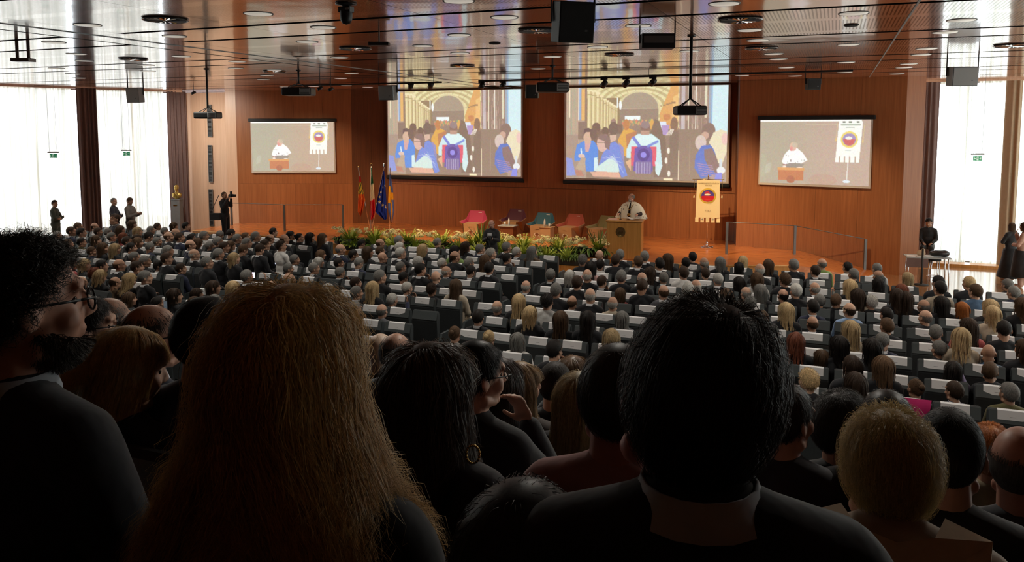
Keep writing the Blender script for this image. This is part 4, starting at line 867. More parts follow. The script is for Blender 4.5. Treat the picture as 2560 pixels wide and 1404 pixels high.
def p_ven(u, v):
    if v < 0.14: return (150, 30, 30)
    if v < 0.45:
        if math.sin(u*9+v*40) > 0.55: return (60, 60, 30)
        return (205, 160, 60) if (u*3+v*9) % 1 > 0.35 else (110, 120, 60)
    k = (u*2.4-v*2.0) % 1; return (226, 140, 60) if k < 0.18 else ((200, 80, 25) if k < 0.75 else (170, 40, 20))
def p_ita(u, v): return (0, 82, 50) if v < 0.34-0.03*u else ((222, 205, 180) if v < 0.66-0.05*u else (200, 22, 36))
STAR = [(0.55, 0.34), (0.95, 0.31), (0.32, 0.44), (0.22, 0.545), (0.28, 0.655), (0.60, 0.72), (0.90, 0.76)]
def p_eu(u, v):
    for su, sv in STAR:
        dx, dy = (u-su)*1.15, (v-sv)*4.6; r_ = math.hypot(dx, dy); a = math.atan2(dx, -dy)
        if r_ < 0.155*(0.62+0.38*math.cos(5*a)): return (236, 206, 120)
    return (28, 44, 128)
def p_ver(u, v):
    if 0.26 < v < 0.62 and (u < 0.45 or (0.40 < v < 0.55 and u > 0.4)): return (228, 160, 40)
    if v > 0.60 and 0.45 < u < 0.75: return (222, 158, 50)
    if 0.35 < v < 0.6 and u < 0.6: return (228, 160, 40)
    return (84, 98, 152)
def Zf(x, y): return (870+x/7.393, 390+y/7.393)
flag('red and gold regional flag, leftmost of the four flags', Zf(188, 205), Zf(392, 1275), [(441, *[Zf(q, 0)[0] for q in (205, 235)]), (452, Zf(203, 0)[0], Zf(245, 0)[0]), (477, Zf(190, 0)[0], Zf(285, 0)[0]), (500, Zf(188, 0)[0], Zf(318, 0)[0]), (529, Zf(180, 0)[0], Zf(268, 0)[0]), (539, Zf(225, 0)[0], Zf(240, 0)[0])], p_ven, 'ball', 0.5, 28.6)
flag('green, white and red tricolour flag hanging from an upright pole', Zf(428, 190), Zf(420, 1275), [(419, Zf(425, 0)[0], Zf(440, 0)[0]), (440, Zf(425, 0)[0], Zf(455, 0)[0]), (461, Zf(422, 0)[0], Zf(470, 0)[0]), (500, Zf(408, 0)[0], Zf(492, 0)[0]), (535, Zf(398, 0)[0], Zf(505, 0)[0]), (546, Zf(405, 0)[0], Zf(455, 0)[0])], p_ita, 'ring', 1.5, 28.5)
flag('dark blue flag with a ring of yellow stars', Zf(665, 200), Zf(455, 1275), [(427, Zf(655, 0)[0], Zf(672, 0)[0]), (460, Zf(600, 0)[0], Zf(690, 0)[0]), (500, Zf(535, 0)[0], Zf(710, 0)[0]), (530, Zf(512, 0)[0], Zf(722, 0)[0]), (546, Zf(640, 0)[0], Zf(722, 0)[0])], p_eu, 'spear', 2.5, 28.4)
flag('blue flag with a yellow cross, rightmost of the four flags', Zf(778, 240), Zf(770, 1340), [(434, Zf(770, 0)[0], Zf(785, 0)[0]), (470, Zf(750, 0)[0], Zf(830, 0)[0]), (515, Zf(735, 0)[0], Zf(850, 0)[0]), (529, Zf(745, 0)[0], Zf(855, 0)[0]), (552, Zf(790, 0)[0], Zf(822, 0)[0])], p_ver, 'ball', 3.5, 28.2)
# cardboard armchairs
def armchair(label, px, py, col, rz, dep=None, w=1.0):
    c = onz(px, py, STG); t = thing('cardboard_armchair', label, 'armchair', (c.x, c.y+0.25, STG), rz, 'cardboard armchairs on the stage')
    M_c = plain('card_'+label.split()[0], col, 0.7); s = w
    lo = [(-0.27, -0.26), (0.27, -0.26), (0.27, 0.30), (-0.27, 0.30)]; hi = [(-0.40, -0.30), (0.40, -0.30), (0.46, 0.02), (0.27, 0.42), (-0.27, 0.42), (-0.46, 0.02)]
    m = MB(); m.add([(-0.27*s, -0.26, 0), (0.27*s, -0.26, 0), (0.27*s, -0.30, 0.46), (-0.27*s, -0.30, 0.46)], [(0, 1, 2, 3)], M_card); m.box((0, -0.0, 0.23), (0.52*s, 0.5, 0.45), M_card); m.build('seat_box', t)
    for sx in (-1, 1):
        m = MB(); A = [(sx*0.27*s, -0.27, 0), (sx*0.27*s, 0.30, 0), (sx*0.40*s, 0.34, 0.56), (sx*0.46*s, -0.22, 0.50), (sx*0.275*s, -0.305, 0.46)]
        m.add(A+[(x+sx*0.02, y, z) for x, y, z in A], [(0, 1, 2, 3, 4), (5, 6, 7, 8, 9), (0, 1, 6, 5), (1, 2, 7, 6), (2, 3, 8, 7), (3, 4, 9, 8)], M_card)
        U = [(sx*0.46*s, -0.22, 0.50), (sx*0.40*s, 0.34, 0.56), (sx*0.27*s, 0.40, 0.86), (sx*0.275*s, 0.20, 0.44), (sx*0.275*s, -0.29, 0.46)]
        m.add(U+[(x+sx*0.015, y+0.01, z) for x, y, z in U], [(0, 1, 2, 3, 4), (5, 6, 7, 8, 9), (0, 1, 6, 5), (1, 2, 7, 6)], M_c); m.build('side_wing', t)
    m = MB(); B = [(-0.27*s, 0.22, 0.45), (0.27*s, 0.22, 0.45), (0.27*s, 0.40, 0.86), (-0.27*s, 0.40, 0.86)]
    m.add(B+[(x, y+0.03, z) for x, y, z in B], [(0, 1, 2, 3), (4, 5, 6, 7), (0, 1, 5, 4), (1, 2, 6, 5), (2, 3, 7, 6), (3, 0, 4, 7)], M_c); m.build('backrest', t)
    m = MB(); m.box((0, -0.02, 0.455), (0.53*s, 0.5, 0.015), M_card); m.build('seat_board', t)
    m = MB(); m.box((0.13, 0.372, 0.80), (0.13, 0.004, 0.018), M_paper); m.build('maker_label', t)
    m = MB()
    for sx in (-1, 1): m.tube([(sx*0.02+sx*0.075*math.sin(a), -0.306, 0.17+0.055*math.cos(a)) for a in np.linspace(0.2, 2.9, 9)], 0.007, M_paper, 5)
    m.cyl((0, -0.29, 0.17), (0, -0.306, 0.17), 0.04, M_brown, n=16); m.box((0, -0.295, 0.34), (0.12, 0.012, 0.012), M_brown); m.build('printed_emblem', t)
armchair('crimson-winged cardboard armchair, leftmost on the stage', 1176, 590, (0.42, 0.03, 0.09), math.radians(4))
armchair('plum-backed cardboard armchair behind the small dark table', 1275, 585, (0.11, 0.025, 0.05), math.radians(-2))
armchair('teal-backed cardboard armchair in the middle of the stage', 1345, 597, (0.02, 0.10, 0.15), math.radians(-4))
armchair('brick red backed cardboard armchair right of the cardboard side table', 1418, 601, (0.38, 0.07, 0.04), math.radians(-14))
armchair('olive-backed cardboard armchair left of the lectern, half behind plants', 1494, 606, (0.23, 0.20, 0.08), math.radians(-24))
# side tables with bottle and cup
def bottle(x, y, z, label, h=0.2):
    t = thing('bottle', label, 'bottle', (x, y, z)); m = MB(); m.lathe([(0, 0), (0.032, 0), (0.034, h*0.6), (0.03, h*0.75), (0.016, h*0.88), (0.016, h*0.92)], (0, 0, 0), M_white, 14); m.build('body', t, smooth=True)
    m = MB(); m.cyl((0, 0, h*0.9), (0, 0, h), 0.018, M_white); m.build('cap', t, smooth=True)
def cup(x, y, z, label):
    m = MB(); m.lathe([(0, 0.003), (0.026, 0.003), (0.036, 0.11), (0.033, 0.11), (0.024, 0.01), (0, 0.01)], (0, 0, 0), M_white, 14); tag(m.build('cup', loc=(x, y, z), smooth=True), label, 'cup')
q = onz(1273, 592, STG); t = thing('side_table', 'low dark side table with cups, between the crimson and plum armchairs', 'table', (q.x, q.y-0.1, STG))
m = MB(); m.box((0, 0, 0.42), (0.62, 0.45, 0.03), M_lgrey); m.build('tabletop', t, bevel=0.005); m = MB(); m.box((0, 0.02, 0.2), (0.5, 0.34, 0.40), M_brown); m.build('body', t)
cup(q.x-0.12, q.y-0.12, STG+0.436, 'white cup on the low dark side table'); bottle(q.x+0.03, q.y-0.1, STG+0.436, 'white bottle on the low dark side table', 0.27)
q = onz(1373, 600, STG); t = thing('side_table', 'cardboard side table between the teal and red armchairs', 'table', (q.x, q.y-0.25, STG))
m = MB()
for sx in (-1, 1): m.box((sx*0.19, 0, 0.24), (0.02, 0.42, 0.48), M_card)
m.box((0, -0.19, 0.24), (0.36, 0.02, 0.48), M_card); m.build('body', t); m = MB(); m.box((0, 0, 0.49), (0.46, 0.46, 0.02), M_card); m.build('tabletop', t)
bottle(q.x-0.07, q.y-0.28, STG+0.50, 'white bottle on the cardboard side table', 0.27); cup(q.x+0.11, q.y-0.3, STG+0.50, 'white cup on the cardboard side table')
# ---- planters with ferns and cream blossoms along the stage edge
M_leaf1 = plain('fern_leaf', (0.42, 0.50, 0.07), 0.5, noise=0.35, nscale=6); M_leaf2 = plain('dark_leaf', (0.10, 0.19, 0.035), 0.45, noise=0.3, nscale=6); M_bloom = plain('cream_petal', (0.80, 0.72, 0.36), 0.7, noise=0.1, nscale=30); M_box = plain('planter_grey', (0.09, 0.085, 0.075), 0.7)
def fronds(n, L, w, droop, mat, seed, up=0.7):
    r = random.Random(seed); m = MB()
    for k in range(n):
        a = r.random()*6.283; el = up+r.random()*0.6; l = L*(0.6+0.6*r.random()); p = Vector((0.06*math.cos(a), 0.06*math.sin(a), 0)); d = Vector((math.cos(a)*math.cos(el), math.sin(a)*math.cos(el), math.sin(el))); side = Vector((-math.sin(a), math.cos(a), 0)); pts = [p.copy()]
        for s in range(6): p = p+d*l/6; d = (d+Vector((0, 0, -droop/3))).normalized(); pts.append(p.copy())
        vs = []; 
        for s, q in enumerate(pts): ww = w*math.sin(math.pi*(0.12+0.86*s/6)); vs += [q-side*ww, q+side*ww+Vector((0, 0, 0.004))]
        m.add(vs, [(2*s, 2*s+1, 2*s+3, 2*s+2) for s in range(6)], mat)
        if mat is M_leaf1:
            for s in range(1, 6):
                for sd in (-1, 1):
                    q = pts[s]; e = q+side*sd*w*3.2+(pts[s]-pts[s-1])*0.5; m.add([q, q+(pts[s]-pts[s-1])*0.35, e], [(0, 1, 2)], mat)
    return m.mesh('foliage', True)
def bloom_mesh(seed):
    r = random.Random(seed); m = MB()
    for h in range(8):
        c = Vector((r.uniform(-.17, .17), r.uniform(-.12, .10), r.uniform(0.0, .14)))
        for k in range(26):
            d = Vector((r.gauss(0, 1), r.gauss(0, 1), abs(r.gauss(0, 1)))).normalized(); q = c+d*0.062; a = d.orthogonal().normalized(); b_ = d.cross(a); s = 0.017
            m.add([q+a*s, q+b_*s, q-a*s, q-b_*s, q+d*0.006], [(0, 1, 4), (1, 2, 4), (2, 3, 4), (3, 0, 4)], M_bloom)
    return m.mesh('blossom_clusters')
FR = [fronds(80, 0.40, 0.012, 0.5, M_leaf1, s) for s in range(3)]; DK = [fronds(70, 0.30, 0.020, 0.9, M_leaf2, 10+s, 0.3) for s in range(3)]; BL = [bloom_mesh(s) for s in range(3)]
TALL = fronds(26, 0.75, 0.014, 0.25, M_leaf2, 33, 1.0)
plants = [(850, 600, 'b'), (876, 604, 'f'), (908, 604, 'b'), (938, 606, 'f'), (966, 607, 'b'), (990, 608, 'b'), (1020, 610, 'f'), (1046, 611, 'b'), (1080, 613, 'b'), (1108, 614, 'f'), (1135, 616, 'b'), (1162, 617, 'b'), (1185, 618, 'f'), (1205, 619, 't'), (1225, 620, 'f'), (1248, 621, 'f'), (1270, 622, 'b'), (1290, 624, 'b'), (1310, 626, 'f'), (1345, 627, 'b'), (1372, 628, 'b'), (1396, 629, 'f'), (1422, 630, 'b'), (1447, 631, 'b'), (1472, 632, 'd'), (1496, 634, 't'), (1512, 636, 'b')]
nm = {'b': 'cream-flowered hydrangea', 'f': 'yellow-green arching fern', 't': 'tall dark leafy plant', 'd': 'dark green trailing plant'}
cnt = {}
for i, (px, py, kd) in enumerate(plants):
    c = onz(px, py+8, STG); cnt[kd] = cnt.get(kd, 0)+1; tot = sum(1 for p in plants if p[2] == kd)
    ordn = lambda n: f"{n}{'th' if 10 <= n % 100 <= 20 else {1: 'st', 2: 'nd', 3: 'rd'}.get(n % 10, 'th')}"
    if kd == 't': lab = 'tall dark leafy plant behind the kneeling cameraman' if cnt[kd] == 1 else 'tall dark leafy plant beside the lectern'
    elif kd == 'd': lab = 'dark green trailing plant left of the lectern'
    else: lab = f"{nm[kd]} on the stage edge, {ordn(cnt[kd])} of {tot} counted from the left"
    t = thing('flowering_plant' if kd == 'b' else 'fern', lab, 'plant', (c.x, c.y, STG), rnd.random()*6, 'plants along the stage edge'); t.scale = (1.15, 1.15, 1.15 if kd != 't' else 0.9)
    z = 0.14 if kd != 't' else 0.25
    m = MB(); m.box((0, 0, 0.09), (0.24, 0.24, 0.18), M_box, taper=1.12); m.build('pot', t)
    if kd == 'b': link('foliage', DK[i % 3], t, (0, 0, z)); link('blossoms', BL[i % 3], t, (0, 0, z+0.14), (0, 0, i*2.1)).scale = (1.25,)*3
    elif kd == 'f': link('foliage', FR[i % 3], t, (0, 0, z))
    elif kd == 'd': link('foliage', DK[i % 3], t, (0, 0, z)).scale = (1.5,)*3
    else: link('foliage', TALL, t, (0, 0, z)); link('undergrowth', FR[0], t, (0, 0, z))
for i, px in enumerate(range(862, 1500, 58)):          # long planters hanging in front of the stage edge
    a = onz(px, 618+ (px-862)*0.033, STG); t = thing('planter_box', f"dark planter box along the stage front, {ordn(i+1)} from the left", 'planter', (a.x, 22.02, 0.30), 0, 'planter boxes in front of the stage')
    t.location = (a.x, 22.14, 0.36); m = MB(); m.box((0, 0, 0.1), (0.72, 0.2, 0.22), M_box, taper=1.05); m.build('trough', t, bevel=0.01)
    link('trailing_leaves', DK[i % 3], t, (-0.18, -0.03, 0.2), (0, 0, i)); link('trailing_leaves', DK[(i+1) % 3], t, (0.18, -0.03, 0.2), (0, 0, i*2)); link('fern_leaves', FR[i % 3], t, (0.0, -0.05, 0.18), (0.5, 0, i*3))
# ================================================================ ceiling equipment
def hang(z=CEIL): return z
def downlight_mesh(kind):
    m = MB()
    if kind == 'disc': m.lathe([(0, -0.006), (0.175, -0.006), (0.185, 0.01)], (0, 0, 0), plain('lamp_cover', (0.75, 0.73, 0.66), 0.4, emit=(1.0, 0.93, 0.8), es=0.16), 28); return m.mesh('cover', True)
    if kind == 'ring': m.lathe([(0.18, 0.0), (0.195, -0.006), (0.20, 0.01)], (0, 0, 0), M_lgrey, 28); return m.mesh('rim', True)
    if kind == 'vent':
        m.cyl((0, 0, 0.012), (0, 0, 0.0), 0.29, M_dark, n=32); return m.mesh('plate')
    m.lathe([(0, -0.01), (0.09, -0.01), (0.11, 0.01)], (0, 0, 0), M_blackm, 20); return m.mesh('cover')
DM = {k: downlight_mesh(k) for k in ('disc', 'ring', 'vent', 'small')}
vm = MB()
for k in range(24):
    a = 2*math.pi*k/24; vm.box((0, 0, 0), (0.22, 0.020, 0.014), M_chrome, M=Matrix.Rotation(a, 4, 'Z') @ Matrix.Translation((0.165, 0, -0.006)) @ Matrix.Rotation(0.5, 4, 'X'))
vm.lathe([(0.28, 0.0), (0.30, -0.012), (0.31, 0.0)], (0, 0, 0), M_grey, 30); VSL = vm.mesh('slats')
DL = [(219, 63), (436, 91), (135, 106), (191, 135), (211, 152), (141, 171), (453, 141), (593, 154), (590, 171), (365, 163), (182, 185), (197, 195), (370, 178), (646, 35), (808, 69), (768, 105), (848, 144), (686, 175), (879, 184), (852, 196), (668, 189), (658, 199), (712, 217), (784, 216), (866, 214), (919, 218), (1147, 3), (1261, 44), (1148, 88), (1057, 115), (1811, 10), (1596, 65), (1874, 76), (1895, 101), (1381, 142), (1345, 172), (1494, 118), (1724, 128), (1855, 189), (1150, 133), (2134, 34), (2404, 51), (2363, 81), (2121, 112), (2317, 122), (2303, 137), (2272, 160), (2260, 169), (2242, 185), (2115, 156), (2112, 181), (1987, 190), (1966, 169), (1946, 148), (1934, 135)]
def ord_(n): return f"{n}{'th' if 10 <= n % 100 <= 20 else {1: 'st', 2: 'nd', 3: 'rd'}.get(n % 10, 'th')}"
for i, (px, py) in enumerate(sorted(DL)):
    c = onz(px, py, CEIL-0.004); t = thing('ceiling_lamp', f"flush round white ceiling lamp, {ord_(i+1)} of {len(DL)} counted from the left edge", 'ceiling lamp', (c.x, c.y, CEIL-0.002), 0, 'round white ceiling lamps')
    link('cover', DM['disc'], t); link('rim', DM['ring'], t)
VT = [(413, 50), (333, 148), (888, 122), (686, 179), (1156, 165), (1343, 77), (1850, 50), (1548, 137), (1904, 121), (2530, 114)]
for i, (px, py) in enumerate(sorted(VT)):
    c = onz(px, py, CEIL-0.014); t = thing('air_diffuser', f"round black slotted air diffuser in the ceiling, {ord_(i+1)} from the left", 'air vent', (c.x, c.y, CEIL-0.014), 0, 'round black air diffusers')
    link('plate', DM['vent'], t); link('slats', VSL, t)
for (px, py), s in (((1237, 109), 'above the left large screen'), ((2128, 64), 'above the right wing wall')):
    c = onz(px, py, CEIL-0.01); t = thing('ceiling_sensor', 'small flat black ceiling disc '+s, 'sensor', (c.x, c.y, CEIL-0.01)); link('cover', DM['small'], t)
# dome camera
c = onz(865, 17, 5.86); t = thing('dome_camera', 'black motorised dome camera under the ceiling, above the left screens', 'camera', (c.x, c.y, CEIL))
m = MB(); m.lathe([(0, 0), (0.13, 0), (0.13, -0.02), (0.05, -0.035), (0.045, -0.06)], (0, 0, 0), M_black, 24); m.build('mount', t, smooth=True)
m = MB(); m.box((0, 0, -0.08), (0.17, 0.10, 0.07), M_black); m.box((0.05, -0.055, -0.075), (0.06, 0.01, 0.025), M_lgrey); m.build('yoke', t, bevel=0.01)
m = MB(); m.lathe([(0.075, -0.10), (0.078, -0.16), (0.07, -0.21), (0.045, -0.25), (0, -0.262)], (0, 0, 0), M_black, 24); m.build('dome', t, smooth=True)
def hung_speaker(label, px0, px1, py0, py1, dep, mat, rz=0.0, tilt=0.0, group=None, cat='loudspeaker', arms=True):
    a = ond(px0, py0, dep); b_ = ond(px1, py0, dep); c_ = ond(px0, py1, dep); w = (b_-a).length*0.86; h = abs(a.z-c_.z); ctr = ond((px0+px1)/2, (py0+py1)/2, dep)
    t = thing('ceiling_loudspeaker' if cat == 'loudspeaker' else 'ceiling_projector', label, cat, (ctr.x, ctr.y, CEIL), YAW+rz, group); zc = ctr.z-CEIL; d = w*0.62
    X = Matrix.Translation((0, 0, zc)) @ Matrix.Rotation(tilt, 4, 'X')
    P = [(-w/2, d*0.1), (-w*0.42, -d/2), (w*0.42, -d/2), (w/2, d*0.1), (w*0.34, d/2), (-w*0.34, d/2)]
    m = MB(); m.prism(P, -h/2, h/2, mat); m.v = [tuple(X @ Vector(v)) for v in m.v]; m.build('cabinet', t, bevel=0.008)
    m = MB(); m.box((0, -d/2-0.004, 0), (w*0.80, 0.01, h*0.9), M_blackm if mat is M_black else M_lgrey); m.box((w*0.22, -d/2-0.011, -h*0.2), (w*0.06, 0.004, h*0.05), M_grey); m.v = [tuple(X @ Vector(v)) for v in m.v]; m.build('grille', t)
    if arms:
        for s in (-1, 1):
            m = MB(); m.box((s*(w/2+0.012), 0, zc/2+0.0), (0.012, 0.035, -zc), M_blackm); m.build('bracket_arm', t)
    return t
hung_speaker('large black loudspeaker hanging at the top centre of the picture', 1370, 1495, 5, 105, 9.4, M_black, math.radians(14), 0.15)
hung_speaker('grey loudspeaker hanging in front of the second left sheer curtain', 315, 364, 219, 256, 24.5, M_lgrey, math.radians(-12), 0.1)
hung_speaker('dark grey loudspeaker hanging by the left edge of the left large screen', 943, 998, 213, 250, 22.0, M_grey, math.radians(-15), 0.1)
hung_speaker('black loudspeaker hanging over the right wing wall', 2011, 2054, 196, 224, 22.0, M_black, 0, 0.1)
hung_speaker('dark grey loudspeaker hanging in front of the right window', 2364, 2446, 167, 214, 16.5, M_grey, math.radians(-8), 0.1)
hung_speaker('black loudspeaker behind the centre projector', 1310, 1350, 212, 245, 22.5, M_black, 0, 0.1)
def fixture(name, label, cat, px, py, dep, w, d, h, rz=0.0):
    c = ond(px, py, dep); t = thing(name, label, cat, (c.x, c.y, CEIL), YAW+rz); return t, c.z-CEIL
def projector(label, px, py, dep, w, h, pole=True, rz=0.0, rest=0.3):
    t, z = fixture('ceiling_projector', label, 'projector', px, py, dep, w, 0, h, rz); d = w*0.75
    m = MB(); m.box((0, 0, z), (w, d, h), M_black); m.build('casing', t, bevel=h*0.2)
    m = MB(); m.box((w*0.30, -d/2-0.003, z), (w*0.36, 0.012, h*0.75), M_lgrey)
    for k in range(5): m.box((w*0.30, -d/2-0.011, z-h*0.3+h*0.15*k), (w*0.3, 0.004, h*0.05), M_black)
    m.build('vent_panel', t)
    m = MB(); m.cyl((0, d/2-0.01, z), (0, d/2+0.04, z), h*0.32, M_lens, n=16); m.build('lens', t, smooth=True)
    m = MB()
    for sx in (-1, 1):
        for sy in (-1, 1): m.cyl((sx*w*0.3, sy*d*0.3, z+h/2), (0, 0, z+h/2+0.12), 0.010, M_black, n=6)
    m.build('bracket', t)
    m = MB(); m.cyl((0, 0, z+h/2+0.1), (0, 0, 0), 0.025, M_black, n=12); m.lathe([(0.025, -0.03), (0.07, -0.02), (0.07, 0)], (0, 0, 0), M_black, 14); m.build('pole', t, smooth=True)
    return t
projector('black projector on a long pole in front of the right large screen', 1725, 276, 13.2, 0.50, 0.155)
projector('black projector on a pole in front of the pale wall', 520, 288, 20.5, 0.60, 0.17)
projector('dark projector near the ceiling above the left small screen', 747, 229, 21.0, 0.78, 0.22)
projector('dark projector near the ceiling between the two large screens', 1381, 219, 19.5, 0.80, 0.24)
t, z = fixture('ceiling_fixture', 'black box fixture in a frame under the ceiling above the right large screen', 'light fixture', 1643, 104, 11.8, 0.5, 0.3, 0.2)
m = MB(); m.box((0, 0, z), (0.50, 0.26, 0.22), M_black); m.build('housing', t, bevel=0.015); m = MB(); m.box((0, -0.135, z+0.02), (0.44, 0.01, 0.10), M_grey); m.build('front_strip', t)
for s in (-1, 1):
    m = MB(); m.box((s*0.262, 0, z/2), (0.015, 0.04, -z+0.05), M_black); m.build('bracket_arm', t)
t, z = fixture('ceiling_fixture', 'grey box hanging on two straps at the upper left', 'light fixture', 58, 150, 14.0, 0.3, 0.2, 0.1)
m = MB(); m.box((0, 0, z), (0.33, 0.22, 0.06), M_grey); m.build('housing', t, bevel=0.01)
for s in (-1, 1):
    m = MB(); m.box((s*0.10, 0, z/2), (0.05, 0.02, -z), M_grey); m.build('strap', t)
t, z = fixture('ceiling_receiver', 'small flat black receiver under the ceiling left of the large screens', 'receiver', 948, 110, 12.5, 0.3, 0.2, 0.06)
m = MB(); m.box((0, 0, z), (0.32, 0.20, 0.055), M_black); m.build('housing', t, bevel=0.008); m = MB(); m.cyl((0, 0, z), (0, 0, 0), 0.012, M_black); m.build('stem', t)
for px, py, dep, lb in ((484, 232, 28.0, 'small black and white camera beside the dark drape'), (800, 221, 22.5, 'small black lamp right of the dark projector'), (827, 223, 22.5, 'small black lamp over the left small screen')):
    t, z = fixture('wall_camera', lb, 'camera' if 'camera' in lb else 'lamp', px, py, dep, 0, 0, 0)
    m = MB(); m.cyl((0, 0, z), (0, 0, 0), 0.01, M_black, n=6); m.build('stem', t); m = MB(); m.cyl((-0.03, -0.09, z-0.03), (0.03, 0.06, z+0.03), 0.045, M_black, n=12); m.build('head', t, smooth=True)
# spot tracks
def track(a, b_, label):
    t = thing('lighting_track', label, 'lighting track', (a[0], a[1], a[2])); A = Vector(a); m = MB(); d = Vector(b_)-A; m.cyl((0, 0, 0), d, 0.028, M_black, n=8); m.build('rail', t)
    for k in range(5):
        p = d*(0.05+0.225*k); m = MB(); m.cyl(p, p+Vector((0, 0, CEIL-a[2])), 0.008, M_black, n=6); m.build('hanger', t)
track((-17.0, 21.95, 5.80), (-11.35, 22.05, 5.80), 'long black lighting track on the left, above the flower boxes')
track((-9.95, 21.95, 5.80), (0.35, 21.45, 5.80), 'long black lighting track on the right, above the lectern')
TS = [(1027, 215), (1077, 213), (1204, 215), (1257, 213), (1510, 210), (1565, 208), (1632, 205)]
for i, (px, py) in enumerate(TS):
    c0_ = onY(px, py, 22.0); yr = 21.95+(c0_.x+17.0)/5.65*0.10 if c0_.x < -11 else 21.95-(c0_.x+9.95)/10.3*0.5; c = onY(px, py, yr); t = thing('track_spotlight', f"small black spotlight under the track, {ord_(i+1)} of seven from the left", 'spotlight', (c.x, c.y, 5.80), 0, 'spotlights on the lighting tracks'); z = c.z-5.80
    m = MB(); m.box((0, 0, -0.02), (0.20, 0.06, 0.10), M_black); m.build('adapter', t, bevel=0.008); m = MB(); m.cyl((0.02, 0, 0), (0.02, 0, z+0.05), 0.015, M_black, n=8); m.build('arm', t)
    m = MB(); m.cyl((0.06, -0.07, z+0.05), (-0.06, 0.07, z-0.05), 0.075, M_black, 0.085, n=14); m.build('head', t, smooth=True)
# emergency exit signs on wires in front of the curtains
M_exit = plain('exit_green', (0.03, 0.30, 0.12), 0.4, emit=(0.05, 0.5, 0.22), es=0.08); M_exw = plain('exit_white', (0.7, 0.8, 0.72), 0.4, emit=(0.7, 0.9, 0.75), es=0.2)
for px, py, dep, lb in ((133, 381, 25.5, 'green emergency exit sign in front of the leftmost sheer curtain'), (316, 376, 27.5, 'green emergency exit sign in front of the second left sheer curtain'), (2444, 386, 22.0, 'green emergency exit sign in front of the right window')):
    c = ond(px, py, dep); t = thing('exit_sign', lb, 'exit sign', (c.x, c.y, c.z-0.1), YAW)
    m = MB(); m.box((0, 0, 0.11), (0.36, 0.05, 0.045), M_lgrey); m.build('lamp_bar', t, bevel=0.01)
    m = MB(); m.box((0, 0, -0.01), (0.24, 0.012, 0.13), M_exit); m.build('panel', t)
    m = MB(); z = -0.01
    m.box((0, -0.008, z), (0.05, 0.004, 0.10), M_exw)
    for s in (-1, 1): m.box((s*0.075, -0.008, z), (0.05, 0.004, 0.012), M_exw); m.box((s*0.09, -0.008, z+0.018), (0.012, 0.004, 0.03), M_exw); m.box((s*0.09, -0.008, z-0.018), (0.012, 0.004, 0.03), M_exw)
    m.box((0, -0.011, z+0.0), (0.018, 0.004, 0.06), M_exit); m.build('pictogram', t)
    for s in (-1, 1):
        m = MB(); m.cyl((s*0.12, 0, 0.12), (s*0.12, 0, CEIL-c.z+0.1), 0.004, M_grey, n=5); m.build('wire', t)
# bust on plinth
c = onz(455, 590, 0); t = thing('plinth', 'tall dark grey stone plinth under the gilt bust', 'plinth', (c.x, c.y-0.2, 0), YAW); m = MB(); m.box((0, 0, 0.75), (0.36, 0.36, 1.5), M_stone, taper=0.94); m.build('shaft', t, bevel=0.01); m = MB(); m.box((0, 0, 1.52), (0.36, 0.36, 0.05), M_stone); m.build('cap', t, bevel=0.008)
m = MB(); m.box((-0.0, -0.178, 1.30), (0.16, 0.006, 0.05), M_brass); m.build('plate', t)
B = Blob(); add_head(B, Matrix.Translation((0, 0, 0.42))); B.c((0, -0.02, 0.36), (0, -0.03, 0.22), 0.055, 0.07); B.e((0, -0.02, 0.12), (0.19, 0.11, 0.13)); B.c((-0.13, -0.02, 0.16), (0.13, -0.02, 0.16), 0.06); B.c((0, 0, 0.0), (0, 0, 0.1), 0.07, 0.09); B.e((0, -0.02, 0.47), (0.083, 0.10, 0.09))
for s in (-1, 1): B.c((s*0.03, 0.08, 0.24), (s*0.09, 0.085, 0.08), 0.02)
bust = link('bust', B.mesh('bust', 0.008, M_bronze, 0.5)); bust.location = (c.x, c.y-0.2, 1.56); bust.rotation_euler = (0, 0, YAW+math.pi); tag(bust, 'gilt bronze bust of a man on the tall grey plinth', 'bust')
